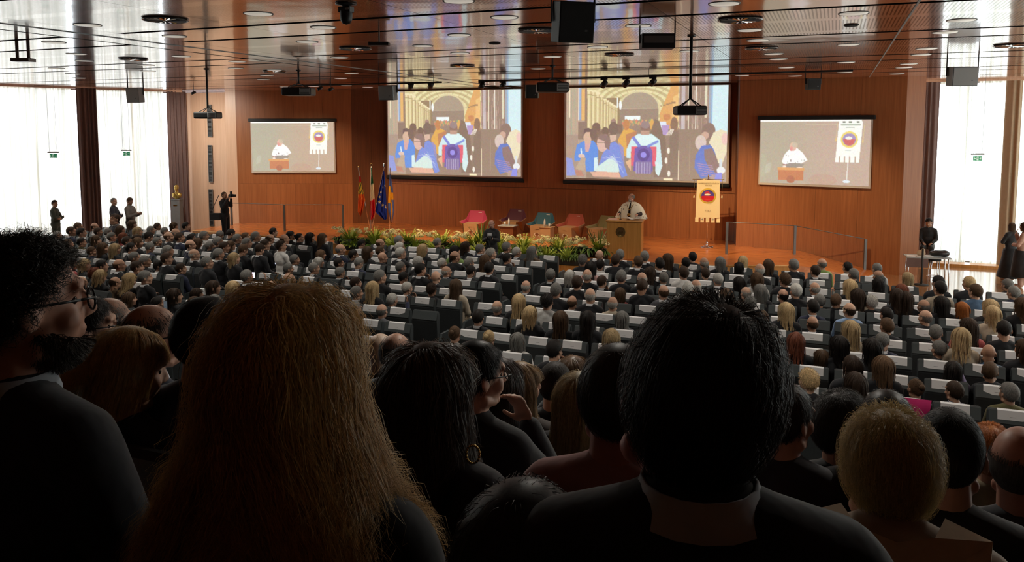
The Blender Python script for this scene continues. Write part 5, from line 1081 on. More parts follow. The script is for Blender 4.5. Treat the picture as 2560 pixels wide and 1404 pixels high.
# ================================================================ seat blocks
ROWS = [9.53, 10.49, 11.44, 12.40, 13.36, 14.31, 15.27, 16.23, 17.19, 18.14, 19.10]
def seat_meshes():
    pr = [(0.055, 0.30), (0.0, 0.90), (0.004, 0.93), (0.052, 1.068), (0.075, 1.085), (0.10, 1.08), (0.125, 1.04), (0.115, 0.44), (0.10, 0.30)]
    W = 0.255; m = MB(); n = len(pr); xs = (-W, -W+0.02, W-0.02, W); vs = []; ins = (0.012, 0, 0, 0.012)
    for x, q in zip(xs, ins):
        for (y, z) in pr: vs.append((x, y+(0.06-y)*q*8, z-(q*1.0 if z > 0.9 else 0)))
    fs = [(i*n+j, i*n+(j+1) % n, (i+1)*n+(j+1) % n, (i+1)*n+j) for i in range(3) for j in range(n)]
    m.add(vs, [f for f in fs if True], M_seat); m.add([vs[j] for j in range(n)], [tuple(range(n-1, -1, -1))], M_seat_s); m.add([vs[3*n+j] for j in range(n)], [tuple(range(n))], M_seat_s)
    # outer face of the slanted head strip, paler colour paints the light it catches
    m.add([(-W+0.006, -0.004, 0.932), (W-0.006, -0.004, 0.932), (W-0.006, 0.046, 1.072), (-W+0.006, 0.046, 1.072)], [(0, 1, 2, 3)], M_seat_s)
    back = m.mesh('backrest')
    m = MB(); m.box((0, 0.34, 0.43), (0.46, 0.46, 0.10), M_seat, taper=0.96); m.box((0, 0.30, 0.36), (0.40, 0.36, 0.05), M_seat_s); cush = m.mesh('cushion')
    m = MB(); m.add([(x, y, z) for x in (-0.024, 0.024) for (y, z) in ((0.10, 0), (0.46, 0), (0.50, 0.60), (0.42, 0.67), (0.12, 0.67), (0.06, 0.55))], [(5, 4, 3, 2, 1, 0), (6, 7, 8, 9, 10, 11)]+[(i, (i+1) % 6, 6+(i+1) % 6, 6+i) for i in range(6)], M_seat_s); arm = m.mesh('armrest')
    m = MB(); a, b_ = Vector((0, 0.0105, 0.975)), Vector((0, 0.046, 1.078)); w = 0.155
    m.add([(-w, a.y, a.z), (w, a.y, a.z), (w, b_.y-0.004, b_.z), (-w, b_.y-0.004, b_.z), (w, b_.y+0.03, b_.z+0.012), (-w, b_.y+0.03, b_.z+0.012)], [(0, 1, 2, 3), (3, 2, 4, 5)], M_paper)
    d = (b_-a); nn = Vector((0, -d.z, d.y)).normalized()*0.002
    for t, x0, x1, h in ((0.52, -0.045, -0.022, 0.05), (0.52, -0.01, 0.03, 0.05), (0.52, 0.04, 0.052, 0.05), (0.30, -0.03, 0.03, 0.025)):
        p, q = a+d*t+nn, a+d*(t+h*1.6)+nn; m.add([(x0, p.y, p.z), (x1, p.y, p.z), (x1, q.y, q.z), (x0, q.y, q.z)], [(0, 1, 2, 3)], M_ink)
    return back, cush, arm, m.mesh('sheet')
S_BACK, S_CUSH, S_ARM, S_PAP = seat_meshes()
BLOCKS = [('left block', [-13.75-0.575*k for k in range(16)]), ('middle block', [-6.78-0.57*k for k in range(10)]), ('right block', [-5.997+0.577*k for k in range(12)]), ('far right block', [0.88+0.577*k for k in range(11)])]
def hidden(x, y):
    if (x-1740)**2/225**2+(y-1010)**2/235**2 < 1: return True
    if x < 150 and y > 600: return True
    return (x-740)**2/(110+(y-720)*0.33)**2 < 1 and y > 740 if y > 730 else False
seats = []
for bi, (bn, xs_) in enumerate(BLOCKS):
    for ri, Y in enumerate(ROWS):
        if bi == 0 and Y < 11.0: continue
        for k, X in enumerate(xs_):
            if bi == 2 and k == 0 and ri != 4: continue
            if bi == 3 and ((Y > 19 and k > 0) or (Y > 18 and k in (2,))): continue
            px, py, dz = proj((X, Y, 1.0))
            if px < -30 or px > 2600 or py > 1404: continue
            seats.append((hidden(px, py) or py > 1120, dz, bi, ri, k, X, Y))
seats.sort(key=lambda s: (s[0], s[1]))
NS = len(ROWS); stuff = []; srnd = random.Random(9)
SIDE = {0: 'left of the side aisle', 1: 'left of the centre aisle', 2: 'right of the centre aisle', 3: 'right of the narrow gap'}
made = 0
for s in seats:
    hid, dz, bi, ri, k, X, Y = s
    if made >= 298 or hid: stuff.append(s); continue
    made += 1; rn = NS-ri; loc = (X, Y, 0)
    lab = f"dark grey seat, {ord_(rn)} row from the stage, {ord_(k+1)} {SIDE[bi]}"
    t = thing('auditorium_seat', lab, 'seat', loc, 0, 'auditorium seats')
    link('backrest', S_BACK, t); link('cushion', S_CUSH, t); link('armrest', S_ARM, t, (-0.287, 0, 0))
    if k == (0 if bi < 2 else len(BLOCKS[bi][1])-1): link('armrest', S_ARM, t, (0.287, 0, 0))
    nop = (bi == 1 and ri < 2 and k > 1) or srnd.random() < 0.04 or (bi == 0 and ri < 3)
    if not nop:
        o = link('reserved_sheet', S_PAP, None, (X+srnd.uniform(-.035, .035), Y, 0)); o.rotation_euler = (0, 0, srnd.uniform(-.02, .02)); tag(o, f"white sheet on seat, {ord_(rn)} row from stage, {ord_(k+1)} {SIDE[bi]}", 'paper', 'white reserved sheets on the seat backs')
if stuff:
    m = MB(); mp = MB()
    for s in stuff:
        for me in (S_BACK, S_CUSH):
            vs = [(v.co.x+s[5], v.co.y+s[6], v.co.z) for v in me.vertices]; k0 = len(m.v); m.v += vs
            for p in me.polygons: m.f.append(tuple(i+k0 for i in p.vertices)); m.m.append(m.mi(me.materials[p.material_index]))
        vs = [(v.co.x+s[5], v.co.y+s[6], v.co.z) for v in S_PAP.vertices]; k0 = len(mp.v); mp.v += vs
        for p in S_PAP.polygons: mp.f.append(tuple(i+k0 for i in p.vertices)); mp.m.append(mp.mi(S_PAP.materials[p.material_index]))
    o = m.build('far_seats'); tag(o, 'remaining farthest dark seats of the hall, mostly behind people', 'seats'); o['kind'] = 'stuff'
    o = mp.build('far_sheets'); tag(o, 'white reserved sheets on the farthest seats', 'papers'); o['kind'] = 'stuff'
# ================================================================ the seated audience, read head by head from the photograph
DATA = [((0, 540, 4.679), "920,130,s,n,k;1110,125,b1,d,k;840,180,s,d,n;955,195,s,k,k;1150,185,s,d,k;675,225,s,g,n;1410,165,l,n,k;1550,100,m,n,g;1615,180,m,y,k;1770,165,s,g,k;1845,125,s,d,n;1270,195,s,g,k;1930,180,s,g,k;2035,120,m,n,k;2060,200,b,g,k;2180,120,s,k,n;1310,245,s,g,k;1445,250,m,r,r;1605,270,m,d,k;1770,245,s,k,k;1945,240,b,n,k;2130,255,s,d,n;800,330,s,n,w;955,310,s,k,l;1125,285,m,n,k;1490,300,s,d,k;1670,315,m,a,k;1845,300,s,g,k;2220,330,b,g,n;655,420,l,n,k;1160,370,l,n,k;1130,420,s,n,n;1345,385,l,y,k;1540,375,s,k,k;1700,365,s,g,n;1970,410,s,g,k;765,550,l,d,r;990,570,m,y,k;1195,585,s,k,k;1400,575,b,n,k;1580,490,s,g,k;1740,535,s,g,k;1610,600,s,d,k;1825,580,s,k,k;2020,505,s,d,k;2055,610,s,d,n;765,625,s,g,n;1085,680,c,r,k;1215,710,m,y,k;1015,780,b,n,r;1290,780,b,d,o;1515,745,l,y,k;1705,720,s,g,k;740,730,s,d,k;865,960,l,y,k;1520,970,l,n,k;1990,930,m,d,k;1900,1030,p,k,k"),
 ((400, 580, 4.679), "370,75,s,k,k;520,45,s,g,w;735,35,s,g,k;800,15,s,k,k;910,80,s,g,k;1005,55,s,n,k;1125,55,s,g,k;1330,0,s,k,k;1290,85,b,n,k;1460,85,b,n,k;1540,45,s,k,k;1665,70,u,k,k;1740,60,l,k,k;1885,70,l,n,k;685,115,s,g,k;470,130,m,n,k;545,160,s,g,k;360,155,b,n,n;1020,130,s,g,k;830,160,m,n,k;755,180,s,d,k;975,210,s,n,k;1235,150,s,d,k;1420,165,c,d,w;1170,205,s,d,k;1885,265,l,a,w;405,265,b,w,k;690,260,h,g,k;870,310,m,y,k;555,360,s,g,k;2115,205,b,g,n;1580,325,s,g,k;1860,355,m,w,k;1505,430,s,g,n;1805,425,s,g,k;1020,520,p,g,k;1440,555,b,g,k;2095,365,s,k,k;2110,475,h,g,k;1390,645,b,w,k;1975,680,s,w,w;620,650,m,d,k;890,660,l,y,k;445,730,m,d,k;1045,790,s,g,k;790,800,l,k,k;410,840,s,n,k;720,830,s,g,k"),
 ((840, 600, 4.679), "300,45,s,k,k;520,40,b,n,n;740,10,s,g,k;325,140,l,n,k;260,180,s,k,k;520,130,s,n,k;750,90,s,w,k;760,155,s,w,k;1020,110,l,y,k;1190,30,h,g,k;1395,130,l,k,G;1540,80,m,d,k;1670,105,s,g,n;2040,90,s,g,k;2140,145,s,w,k;2235,130,l,g,o;545,205,B,n,k;270,270,s,g,n;970,265,s,w,k;1245,275,s,w,k;1455,200,b,n,k;1850,165,c,w,k;1725,240,l,n,k;1970,215,h,k,k;760,320,s,g,k;1035,350,h,k,k;1295,370,b,w,n;1525,270,s,g,k;1580,370,s,k,k;1795,330,s,k,k;520,430,s,g,k;1100,430,B,n,k;815,445,s,k,k;235,505,s,d,k;245,620,s,g,k;530,575,l,y,k;835,565,h,w,k;565,690,p,w,n;1120,580,c,d,k;1405,540,l,n,e;230,800,h,g,k;540,830,b,g,g;2225,545,b,w,k;2130,720,l,y,k;1900,790,b,w,k;1665,905,s,k,k;1390,1100,u,n,w;1790,1150,u,y,k;2130,1180,l,g,w"),
 ((1280, 600, 4.679), "1025,180,B,n,k;1265,175,s,g,k;1160,235,s,d,k;855,240,c,g,k;925,320,l,k,p;1060,290,s,k,w;1550,195,s,g,k;1475,255,s,n,k;1725,280,s,k,k;1825,225,l,n,k;2025,270,s,k,k;2110,200,s,k,k;1625,390,l,d,k;455,410,s,g,k;675,425,m,w,k;920,420,b,w,k;765,500,s,d,k;1230,425,s,g,k;1075,490,h,d,k;1510,455,b,w,k;1450,540,s,d,k;1925,380,s,d,w;1845,450,s,g,k;2150,540,b,w,k;1770,610,b,n,g;2060,590,s,w,k;565,595,s,g,k;415,720,c,k,w;900,650,b,w,k;1340,640,m,n,c;720,730,b,n,k;1130,740,b,w,e;210,870,m,y,k;570,930,l,n,k;890,930,l,k,k;1290,920,l,g,g;1930,750,m,g,k;1165,1150,l,y,r;500,1290,h,k,k"),
 ((1720, 620, 5.014), "285,195,b,w,k;345,180,m,g,k;215,320,s,d,k;690,165,l,y,k;600,245,m,k,k;895,275,b,w,k;1000,215,m,n,k;1320,215,s,g,k;1590,290,s,d,k;1675,200,b,g,G;1995,245,s,k,w;2070,330,s,g,k;860,390,l,n,w;1210,400,c,n,k;460,400,s,w,k;550,430,l,k,k;1585,510,b,w,k;1225,530,s,w,k;820,575,b,w,o;910,540,l,g,k;1220,600,b,k,k;430,600,l,n,k;325,670,m,g,k;725,690,c,g,k;1620,660,s,g,k;1560,740,s,k,n;2025,480,l,y,k;2070,600,l,d,e;1960,670,h,n,k;2020,780,b,d,b;1155,780,l,y,k;1015,880,m,n,k;1525,945,b,n,n;1060,1060,s,k,k;2030,1020,l,y,e;1540,1200,l,r,k;1090,1250,s,n,n;1560,1370,l,n,k;2030,1230,l,k,k"),
 ((2120, 640, 4.679), "335,150,s,g,w;350,235,b,g,k;350,330,l,k,k;690,260,m,y,k;405,460,l,d,k;620,410,m,r,k;1050,310,s,k,k;1070,380,s,k,e;1410,320,s,y,k;1485,415,s,n,B;1860,340,s,g,k;1930,430,s,g,n;2030,580,l,n,k;760,510,l,d,k;375,550,c,w,k;865,590,b,g,k;1110,560,l,k,k;1285,620,m,o,k;1580,590,l,y,k;1680,680,m,y,e;445,690,s,k,k;450,820,s,n,k;900,720,b,g,k;1400,830,l,d,r;1825,870,s,k,k;1030,900,h,g,k;1500,970,l,y,e;405,1000,h,g,n;60,1060,l,k,k;1060,1090,s,g,k;1535,1130,B,n,B;1985,1080,m,n,k;560,1310,l,a,k;40,1290,m,d,k;1255,1340,q,k,v;1640,1350,h,n,k"),
 ((1900, 860, 3.51), "420,320,c,y,k;830,350,l,d,k;1270,380,t,n,k;1670,410,s,d,n;2180,430,s,g,l")]
PM = {'s': ('short', 'short'), 'b': ('bald', 'bald'), 'B': ('none', 'shaved'), 'l': ('long', 'long'), 'm': ('bob', 'bobbed'), 'u': ('bun', 'tied'), 'c': ('curly', 'curly'), 'h': ('short', 'short'), 'p': ('short', 'short'), 'q': ('long', 'long'), 't': ('bun', 'tied')}
ppl = []
for (ox, oy, sc), txt in DATA:
    for it in txt.split(';'):
        zx, zy, st, hc_, cc = it.split(','); px, py = ox+float(zx)/sc, oy+float(zy)/sc
        thin = st == 'b1'; st = st[0]
        if hidden(px, py) and (px > 1560 and px < 1900 and py > 800): continue
        q = onz(px, py, 1.275); r = min(range(NS), key=lambda i: abs(ROWS[i]+0.29-q.y)); Y = ROWS[r]+0.29
        q = onY(px, py, Y); z = q.z
        for alt in (r, r-1, r+1, r-2, r+2):
            if not 0 <= alt < NS: continue
            qa = onY(px, py, ROWS[alt]+0.29)
            if 1.15 < qa.z < 1.39 and all(abs(w[2]-qa.x) > 0.42 for w in ppl if w[1] == alt): r, q, z = alt, qa, qa.z; break
        if z < 1.14 or z > 1.40: z = min(max(z, 1.17), 1.38); q = onz(px, py, z)
        bi = 0 if q.x < -12.9 else 1 if q.x < -6.4 else 2 if q.x < 0.6 else 3
        ppl.append([bi, r, q.x, q.y, z, st, hc_, cc])
for i in range(len(ppl)):                       # nudge neighbours who would sit in one another
    for j in range(i):
        a, b_ = ppl[i], ppl[j]
        if abs(a[3]-b_[3]) < 0.3 and abs(a[2]-b_[2]) < 0.42:
            a[3] += 0.0; d = 0.42-abs(a[2]-b_[2]); s = 1 if a[2] > b_[2] else -1; a[2] += s*d/2; b_[2] -= s*d/2
ppl.sort(key=lambda a: (a[0], a[1], a[2])); BN = ['left block', 'middle block', 'right block', 'rightmost block']; prnd = random.Random(21); cntp = {}
for i, (bi, r, X, Y, z, st, h_, c_) in enumerate(ppl):
    k = (bi, r); cntp[k] = cntp.get(k, 0)+1; style, sname = PM[st]
    tail = f"{ord_(NS-r)} row from stage, {BN[bi]}, {ord_(cntp[k])} from left"
    head = {'b': f"bald person with {HN_[h_]} fringe in {CN_[c_]}", 'B': f"person with shaved head in {CN_[c_]}"}.get(st, f"person with {sname} {HN_[h_]} hair in {CN_[c_]}")
    pod = math.degrees(math.atan2(-(lx-X), ly-Y)); look = max(-52, min(50, pod))       # towards the lectern
    pose = 'front' if abs(look) < 14 else ('right' if look < 0 else 'left')
    if st == 'h': pose = 'chin'
    if st in 'pq': pose = 'phone'
    if prnd.random() < 0.10 and st not in 'hpq': pose = 'down'
    ang = math.radians(look*0.22)+prnd.uniform(-.08, .08)
    f1, f2 = prnd.uniform(0.8, 1.25), prnd.uniform(0.8, 1.3); hcv = [v*f1 for v in HC_[h_]]; ccv = [v*f2 for v in CC_[c_]]
    man = st in 'sbBhp'; col = (0.62, 0.63, 0.65) if man and c_ in 'kngo' and prnd.random() < 0.6 else None
    person(head+', '+tail, X, Y, z, pose, style if st != 'b' else 'bald', hcv, ccv, ang, 'seated audience', i, min(1.10, z/HC), col)
# pink jacket over a seat, phone in a raised hand, bag
c = onY(2285, 1003, 10.44); m = MB()
vs = []
for j in range(7):
    for i in range(9):
        u, v = i/8, j/6; vs.append((-0.17+0.36*u*(1-0.35*v)+0.05*v, -0.03-0.02*math.sin(u*12)*(0.3+v)+(0.05 if j == 0 else 0), 0.12-0.36*v-0.04*math.sin(u*5)*v+(0.03 if j == 0 else 0)))
m.add(vs, [(j*9+i, j*9+i+1, (j+1)*9+i+1, (j+1)*9+i) for j in range(6) for i in range(8)], plain('magenta_cloth', (0.62, 0.02, 0.17), 0.8))
m.build('jacket', loc=(c.x, 10.44, c.z-0.12), smooth=True); tag(bpy.data.objects['jacket'], 'magenta jacket draped over a seat back at the lower right', 'jacket')
def phone(px, py, dep, label, col, es=1.2):
    c = ond(px, py, dep); t = thing('smartphone', label, 'phone', c, YAW*0.6); m = MB(); m.box((0, 0, 0), (0.075, 0.009, 0.15), M_black); m.build('body', t, bevel=0.003)
    m = MB(); m.box((0, -0.0055, 0), (0.068, 0.002, 0.138), plain('screen_'+str(px), col, 0.2, emit=col, es=es)); m.build('screen', t)
phone(2366, 906, 12.3, 'phone with bright pinkish screen held up at the right', (0.9, 0.45, 0.42)); phone(634, 687, 19.3, 'glowing phone held up by a grey-haired man at the left', (0.8, 0.65, 0.95)); phone(414, 762, 14.2, 'phone held up in front of the dark-haired woman at the left', (0.1, 0.12, 0.14), 0.3)
phone(551, 686, 19.2, 'small lit phone in a lap, left block', (0.7, 0.75, 0.95), 1.5); phone(688, 653, 20.6, 'small lit phone in a lap near the left aisle', (0.7, 0.75, 0.95), 1.5)
# ================================================================ tribune under the nearest spectators
tr = root('floor_tribune', 'dark carpeted stepped tribune')
for i in range(-3, 9):
    Y = 1.1+0.9*i; z = 2.85-0.32*i
    if i < 0: z = 2.85+0.12*(-i)
    m = MB(); m.box((-3.0, Y+0.05, z/2), (15.0, 0.9, z), M_carpet); m.build('step', tr)
def tz(Y): i = max(0, round((Y-1.1)/0.9)); return 2.85-0.32*i
# ================================================================ people near the camera
def specs(parent, T, col=M_black, lens=True):
    g = MB()
    for s in (-1, 1):
        pts = [(s*0.033+0.027*math.cos(a)*(1), 0.098, 0.004+0.020*math.sin(a)) for a in np.linspace(0, 6.283, 17)]; g.tube(pts, 0.0022, col, 6)
        g.tube([(s*0.060, 0.097, 0.010), (s*0.079, 0.07, 0.012), (s*0.084, -0.01, 0.010), (s*0.082, -0.03, -0.008)], 0.0024, col, 6)
    g.tube([(-0.008, 0.10, 0.008), (0, 0.104, 0.011), (0.008, 0.10, 0.008)], 0.002, col, 6)
    o = g.build('glasses_frame', parent, smooth=True); o.matrix_local = T
    g = MB()
    for s in (-1, 1): g.add([(s*0.033+0.026*math.cos(a), 0.0982, 0.004+0.019*math.sin(a)) for a in np.linspace(0, 6.283, 17)[:-1]], [tuple(range(16))], M_glass)
    o = g.build('lenses', parent); o.matrix_local = T
def beard_mesh(n, w, L, seed, full=True):
    r = np.random.default_rng(seed); D = r.standard_normal((n*5, 3)); D /= np.linalg.norm(D, axis=1)[:, None]; D = D[(D[:, 2] < 0.35-0.5*np.clip(D[:, 1], 0, 1)) & (D[:, 1] > -0.45)][:n]; n = len(D)
    P = np.array([0, 0.028, -0.062])+D*np.array([0.066, 0.064, 0.052]); v = D*0.6+np.array([0, 0.1, -0.8])+r.standard_normal((n, 3))*0.35; v /= np.linalg.norm(v, axis=1)[:, None]
    s = np.cross(v, D); s /= np.linalg.norm(s, axis=1)[:, None]; A, B, C_, E_ = P-s*w/2, P+s*w/2, P+v*L+s*w/5, P+v*L-s*w/5; vs = np.stack([A, B, C_, E_], 1).reshape(-1, 3); m = MB(); m.mi(M_hair); m.v = vs.tolist(); m.f = [(4*i, 4*i+1, 4*i+2, 4*i+3) for i in range(n)]; m.m = [0]*n
    return m.mesh('beard')
def near(label, px, py, dep, pose, hairme, hcol, ccol, ang=0.0, voxel=0.006, ratio=0.5, scale=1.0, skin=(0.45, 0.24, 0.16), collar=None, seat=False, glasses=False, yaw=None, pitch=0, roll=0, beard=None, off=(0, 0, 0)):
    base = dict(POSES[pose]); base['hs'] = 1.0
    if yaw is not None: base.update(yaw=yaw, pitch=pitch, roll=roll, off=off)
    key = f"{pose}_{yaw}_{pitch}_{roll}_{off[2]}"
    POSES[key] = base
    c = ond(px, py, dep); P = POSES[key]
    t = person(label, c.x, c.y, c.z, key, 'own' if hairme else 'none', hcol, ccol, ang, None, 1, scale, collar, skin, voxel, ratio, hairme)
    T = headT(P.get('yaw', 0), P.get('pitch', 0), P.get('roll', 0), P.get('off', (0, 0, 0)), P.get('hc', HC))
    if glasses: specs(t, T)
    if beard: o = link('beard', beard, t, color=hcol); o.matrix_local = T
    for s in (-1, 1):
        m = MB(); m.ell((s*0.032, 0.0655, 0.004), (0.011, 0.010, 0.010), M_eye, 10, 8); o = m.build('eye', t, smooth=True); o.matrix_local = T
    if seat:
        fz = c.z-HC*scale; r = Matrix.Rotation(ang*0.3, 3, 'Z') @ Vector((0, -0.32, 0)); q = thing('tribune_seat', 'dark seat of the '+seat, 'seat', (c.x+r.x, c.y+r.y, fz-0.02), ang*0.3, 'tribune seats')
        link('backrest', S_BACK, q).scale = (1, 1, 0.9); link('cushion', S_CUSH, q); link('armrest', S_ARM, q, (-0.287, 0, 0)); link('armrest', S_ARM, q, (0.287, 0, 0))
    return t
dk, bk = (0.030, 0.022, 0.017), (0.014, 0.015, 0.018)
h_curl = hair_mesh('curly', 5200, 0.0016, 41, L=0.085, vol=0.03, segs=10, mat=M_hairn)
h_long = hair_mesh('wavy', 13000, 0.0012, 42, L=0.36, segs=22, vol=0.036, curl=3.6, part=0.4, spread=0.42, mat=M_hairn)
h_long2 = hair_mesh('wavy', 5200, 0.0018, 43, L=0.36, segs=18, vol=0.030, curl=3.2, spread=0.12, mat=M_hairn)
h_tous = hair_mesh('short', 16000, 0.0010, 44, L=0.080, vol=0.026, segs=9, curl=1.5, clump=0.12, mat=M_hairn)
h_short = hair_mesh('short', 12000, 0.0013, 45, L=0.060, vol=0.014, segs=7, curl=1.0, clump=0.25, mat=M_hairn)
h_crop = hair_mesh('crop', 11000, 0.0013, 46, L=0.020, segs=3, vol=0.006)
h_bald = hair_mesh('bald', 2600, 0.0014, 47, L=0.014, vol=0.003, segs=3)
h_thin = hair_mesh('thin', 2200, 0.0016, 49, L=0.022, segs=3)
h_bun = hair_mesh('bob', 8000, 0.0014, 48, L=0.115, segs=10, vol=0.014, curl=1.6, mat=M_hairn)
h_knot = hair_mesh('curly', 2200, 0.0020, 52, L=0.10, segs=8, vol=0.02, mat=M_hairn)
h_blond = hair_mesh('short', 14000, 0.0011, 51, L=0.075, vol=0.030, segs=8, curl=2.0, clump=0.3, mat=M_hairn)
h_lg = hair_mesh('long', 3200, 0.0022, 50, L=0.36, segs=14, vol=0.022, curl=2.2, mat=M_hairn)
bd = beard_mesh(3800, 0.0016, 0.022, 7)
near('man at the far left with curly dark hair, beard and glasses', 66, 762, 1.42, 'right', h_curl, (0.030, 0.022, 0.016), (0.020, 0.023, 0.030), math.radians(-4), skin=(0.50, 0.26, 0.18), collar=(0.35, 0.4, 0.45), glasses=True, yaw=-22, beard=bd)
near('woman with long wavy dark blond hair right in front of the camera', 732, 925, 1.12, 'front', h_long, (0.66, 0.43, 0.16), bk, math.radians(4), collar=None, yaw=-3, pitch=0)
near('spectator with dark tousled hair, the largest head in the picture', 1738, 1000, 0.96, 'front', h_tous, (0.036, 0.026, 0.021), bk, math.radians(14), skin=(0.50, 0.17, 0.13), collar=(0.42, 0.46, 0.50), yaw=6, roll=15, off=(0, 0.03, -0.045))
near('person with short olive blond hair and wide beige collar at the lower right', 2222, 1176, 1.58, 'front', h_blond, (0.62, 0.47, 0.20), (0.40, 0.30, 0.22), math.radians(2), skin=(0.50, 0.28, 0.18), yaw=2, pitch=-8, off=(0, 0.05, -0.06))
near('man with close-cropped black hair right of the olive blond head', 2372, 1132, 2.05, 'front', h_crop, (0.015, 0.013, 0.013), bk, 0.0, seat='man with cropped black hair', yaw=-8)
near('spectator with bushy dark grey hair at the right, left of the olive blond head', 2106, 1064, 2.85, 'right', h_tous, (0.050, 0.045, 0.040), bk, 0.0, seat='spectator with bushy dark grey hair')
near('spectator with dark brown hair half hidden right of the largest head', 1968, 1046, 2.7, 'right', h_short, (0.040, 0.028, 0.020), (0.03, 0.028, 0.035), 0.0, seat='spectator half hidden beside the largest head')
near('spectator with dark hair just showing above the olive blond head', 2215, 1066, 2.6, 'front', h_short, dk, bk, 0.0, seat='spectator above the olive blond head')
near('person with vivid ginger hair at the right edge', 2474, 1128, 3.6, 'front', h_tous, (0.50, 0.17, 0.03), (0.30, 0.24, 0.15), 0.0, seat='ginger-haired person')
near('balding man with pinkish scalp cut off by the right edge', 2552, 1162, 2.3, 'right', h_bald, (0.10, 0.09, 0.08), (0.05, 0.055, 0.065), 0.0, skin=(0.55, 0.28, 0.20), yaw=-20)
bun_w = near('woman with blond hair tied in a bun at the lower left', 325, 925, 2.25, 'down', h_bun, (0.70, 0.49, 0.22), (0.022, 0.028, 0.050), math.radians(6), skin=(0.55, 0.32, 0.22), seat='woman with the blond bun', yaw=-28, pitch=-14)
_T = headT(-28, -14, 0, (0, 0, 0), HC); kn_ = link('hair_knot', h_knot, bun_w, color=(0.70, 0.49, 0.22)); kn_.matrix_local = _T @ Matrix.Translation((0.0, -0.125, -0.035)) @ Matrix.Diagonal((0.42, 0.42, 0.5, 1))
near('bald man with black glasses and navy jacket at the left', 382, 842, 2.75, 'right', h_thin, (0.045, 0.030, 0.022), (0.022, 0.030, 0.058), math.radians(-4), skin=(0.55, 0.30, 0.21), collar=(0.6, 0.66, 0.75), glasses=True, yaw=-32, seat='bald man with glasses')
near('man with black hair and glasses left of the bald men', 222, 818, 3.0, 'right', h_short, (0.020, 0.016, 0.014), (0.05, 0.04, 0.03), math.radians(-4), skin=(0.52, 0.30, 0.21), collar=(0.6, 0.62, 0.62), glasses=True, yaw=-38, seat='black-haired man with glasses')
near('man with shaved grey head behind the man with glasses', 276, 806, 3.6, 'front', h_thin, (0.16, 0.15, 0.14), (0.03, 0.03, 0.035), math.radians(-4), seat='man with shaved grey head', yaw=-16)
near('spectator with a dark round head left of the long-haired woman', 520, 842, 2.3, 'front', h_crop, (0.022, 0.016, 0.014), (0.02, 0.028, 0.06), 0.0, seat='spectator with the dark round head', yaw=-5)
near('woman with long dark brown wavy hair right of the blond woman', 1082, 978, 1.95, 'front', h_long2, (0.085, 0.048, 0.026), (0.03, 0.027, 0.030), math.radians(-6), yaw=-14)
near('young man with black hair and glasses, hand at his chin', 1196, 938, 2.75, 'chin', h_short, (0.014, 0.012, 0.012), (0.018, 0.018, 0.021), math.radians(-8), skin=(0.60, 0.36, 0.26), glasses=True, yaw=-32, pitch=-2, seat='young man with the hand at his chin')
near('grey-haired man with a protruding ear, behind the largest head', 1545, 995, 1.75, 'front', h_short, (0.06, 0.055, 0.048), (0.40, 0.20, 0.19), math.radians(0), skin=(0.48, 0.20, 0.15), yaw=6)
near('dark-haired head at the bottom centre, below the young man', 1310, 1432, 1.02, 'front', h_short, (0.030, 0.026, 0.024), bk, 0.0, yaw=0)
near('woman with long blond hair left of the protruding ear', 1452, 1000, 3.3, 'front', h_lg, (0.42, 0.31, 0.15), bk, math.radians(-6), yaw=-6, seat='woman with long blond hair')
near('woman with long light brown hair in profile behind the young man', 1303, 965, 3.9, 'right', h_lg, (0.36, 0.23, 0.11), (0.05, 0.035, 0.03), 0.0, seat='woman with long light brown hair')
near('woman with long dark hair right beside the young man', 1252, 962, 3.5, 'front', h_lg, (0.060, 0.035, 0.025), bk, 0.0, yaw=-8, seat='woman with long dark hair')
near('boyish man with short dark hair in black in the middle distance', 1390, 960, 4.1, 'right', h_crop, (0.030, 0.022, 0.018), bk, 0.0, skin=(0.60, 0.33, 0.22), yaw=-10, seat='man with short dark hair')
near('person with brown hair seen past the short dark haired man', 1435, 938, 4.8, 'front', h_lg, (0.16, 0.09, 0.045), bk, 0.0, yaw=-10)
near('spectator with a grey domed head left of the long brown hair', 992, 884, 4.3, 'front', h_thin, (0.10, 0.10, 0.10), bk, 0.0, yaw=-5)
near('bald spectator just above the blond hair', 952, 878, 4.9, 'front', None, (0, 0, 0), bk, 0.0, skin=(0.5, 0.36, 0.27), yaw=-5)
# wide collar of the person with olive blond hair
def wide_collar(px, py, dep):
    t = [o for o in bpy.data.objects if o.get('label', '').startswith('person with short olive')][0]; m = MB()
    for s in (-1, 1):
        P = [(s*0.0, -0.115, HC-0.125), (s*0.065, -0.095, HC-0.115), (s*0.09, -0.03, HC-0.105), (s*0.160, -0.075, HC-0.115), (s*0.152, -0.105, HC-0.135), (s*0.06, -0.145, HC-0.165), (s*0.0, -0.150, HC-0.165)]
        m.add(P+[(x, y, z-0.012) for x, y, z in P], [tuple(range(7)), tuple(range(13, 6, -1))]+[(i, (i+1) % 7, 7+(i+1) % 7, 7+i) for i in range(7)], M_cotton)
    o = m.build('wide_collar', t); o.color = (0.66, 0.54, 0.38, 1)
wide_collar(2222, 1160, 1.34)
# gold hoop earring beside the long brown hair
c = ond(1182, 1135, 1.85); m = MB(); m.tube([c*0+_R*0.016*math.cos(a)+Vector((0, 0, 0.022*math.sin(a))) for a in np.linspace(0, 6.283, 17)], 0.003, M_brass, 6); o = m.build('earring', loc=c, smooth=True); tag(o, 'gold hoop earring hanging in the long brown hair', 'earring')
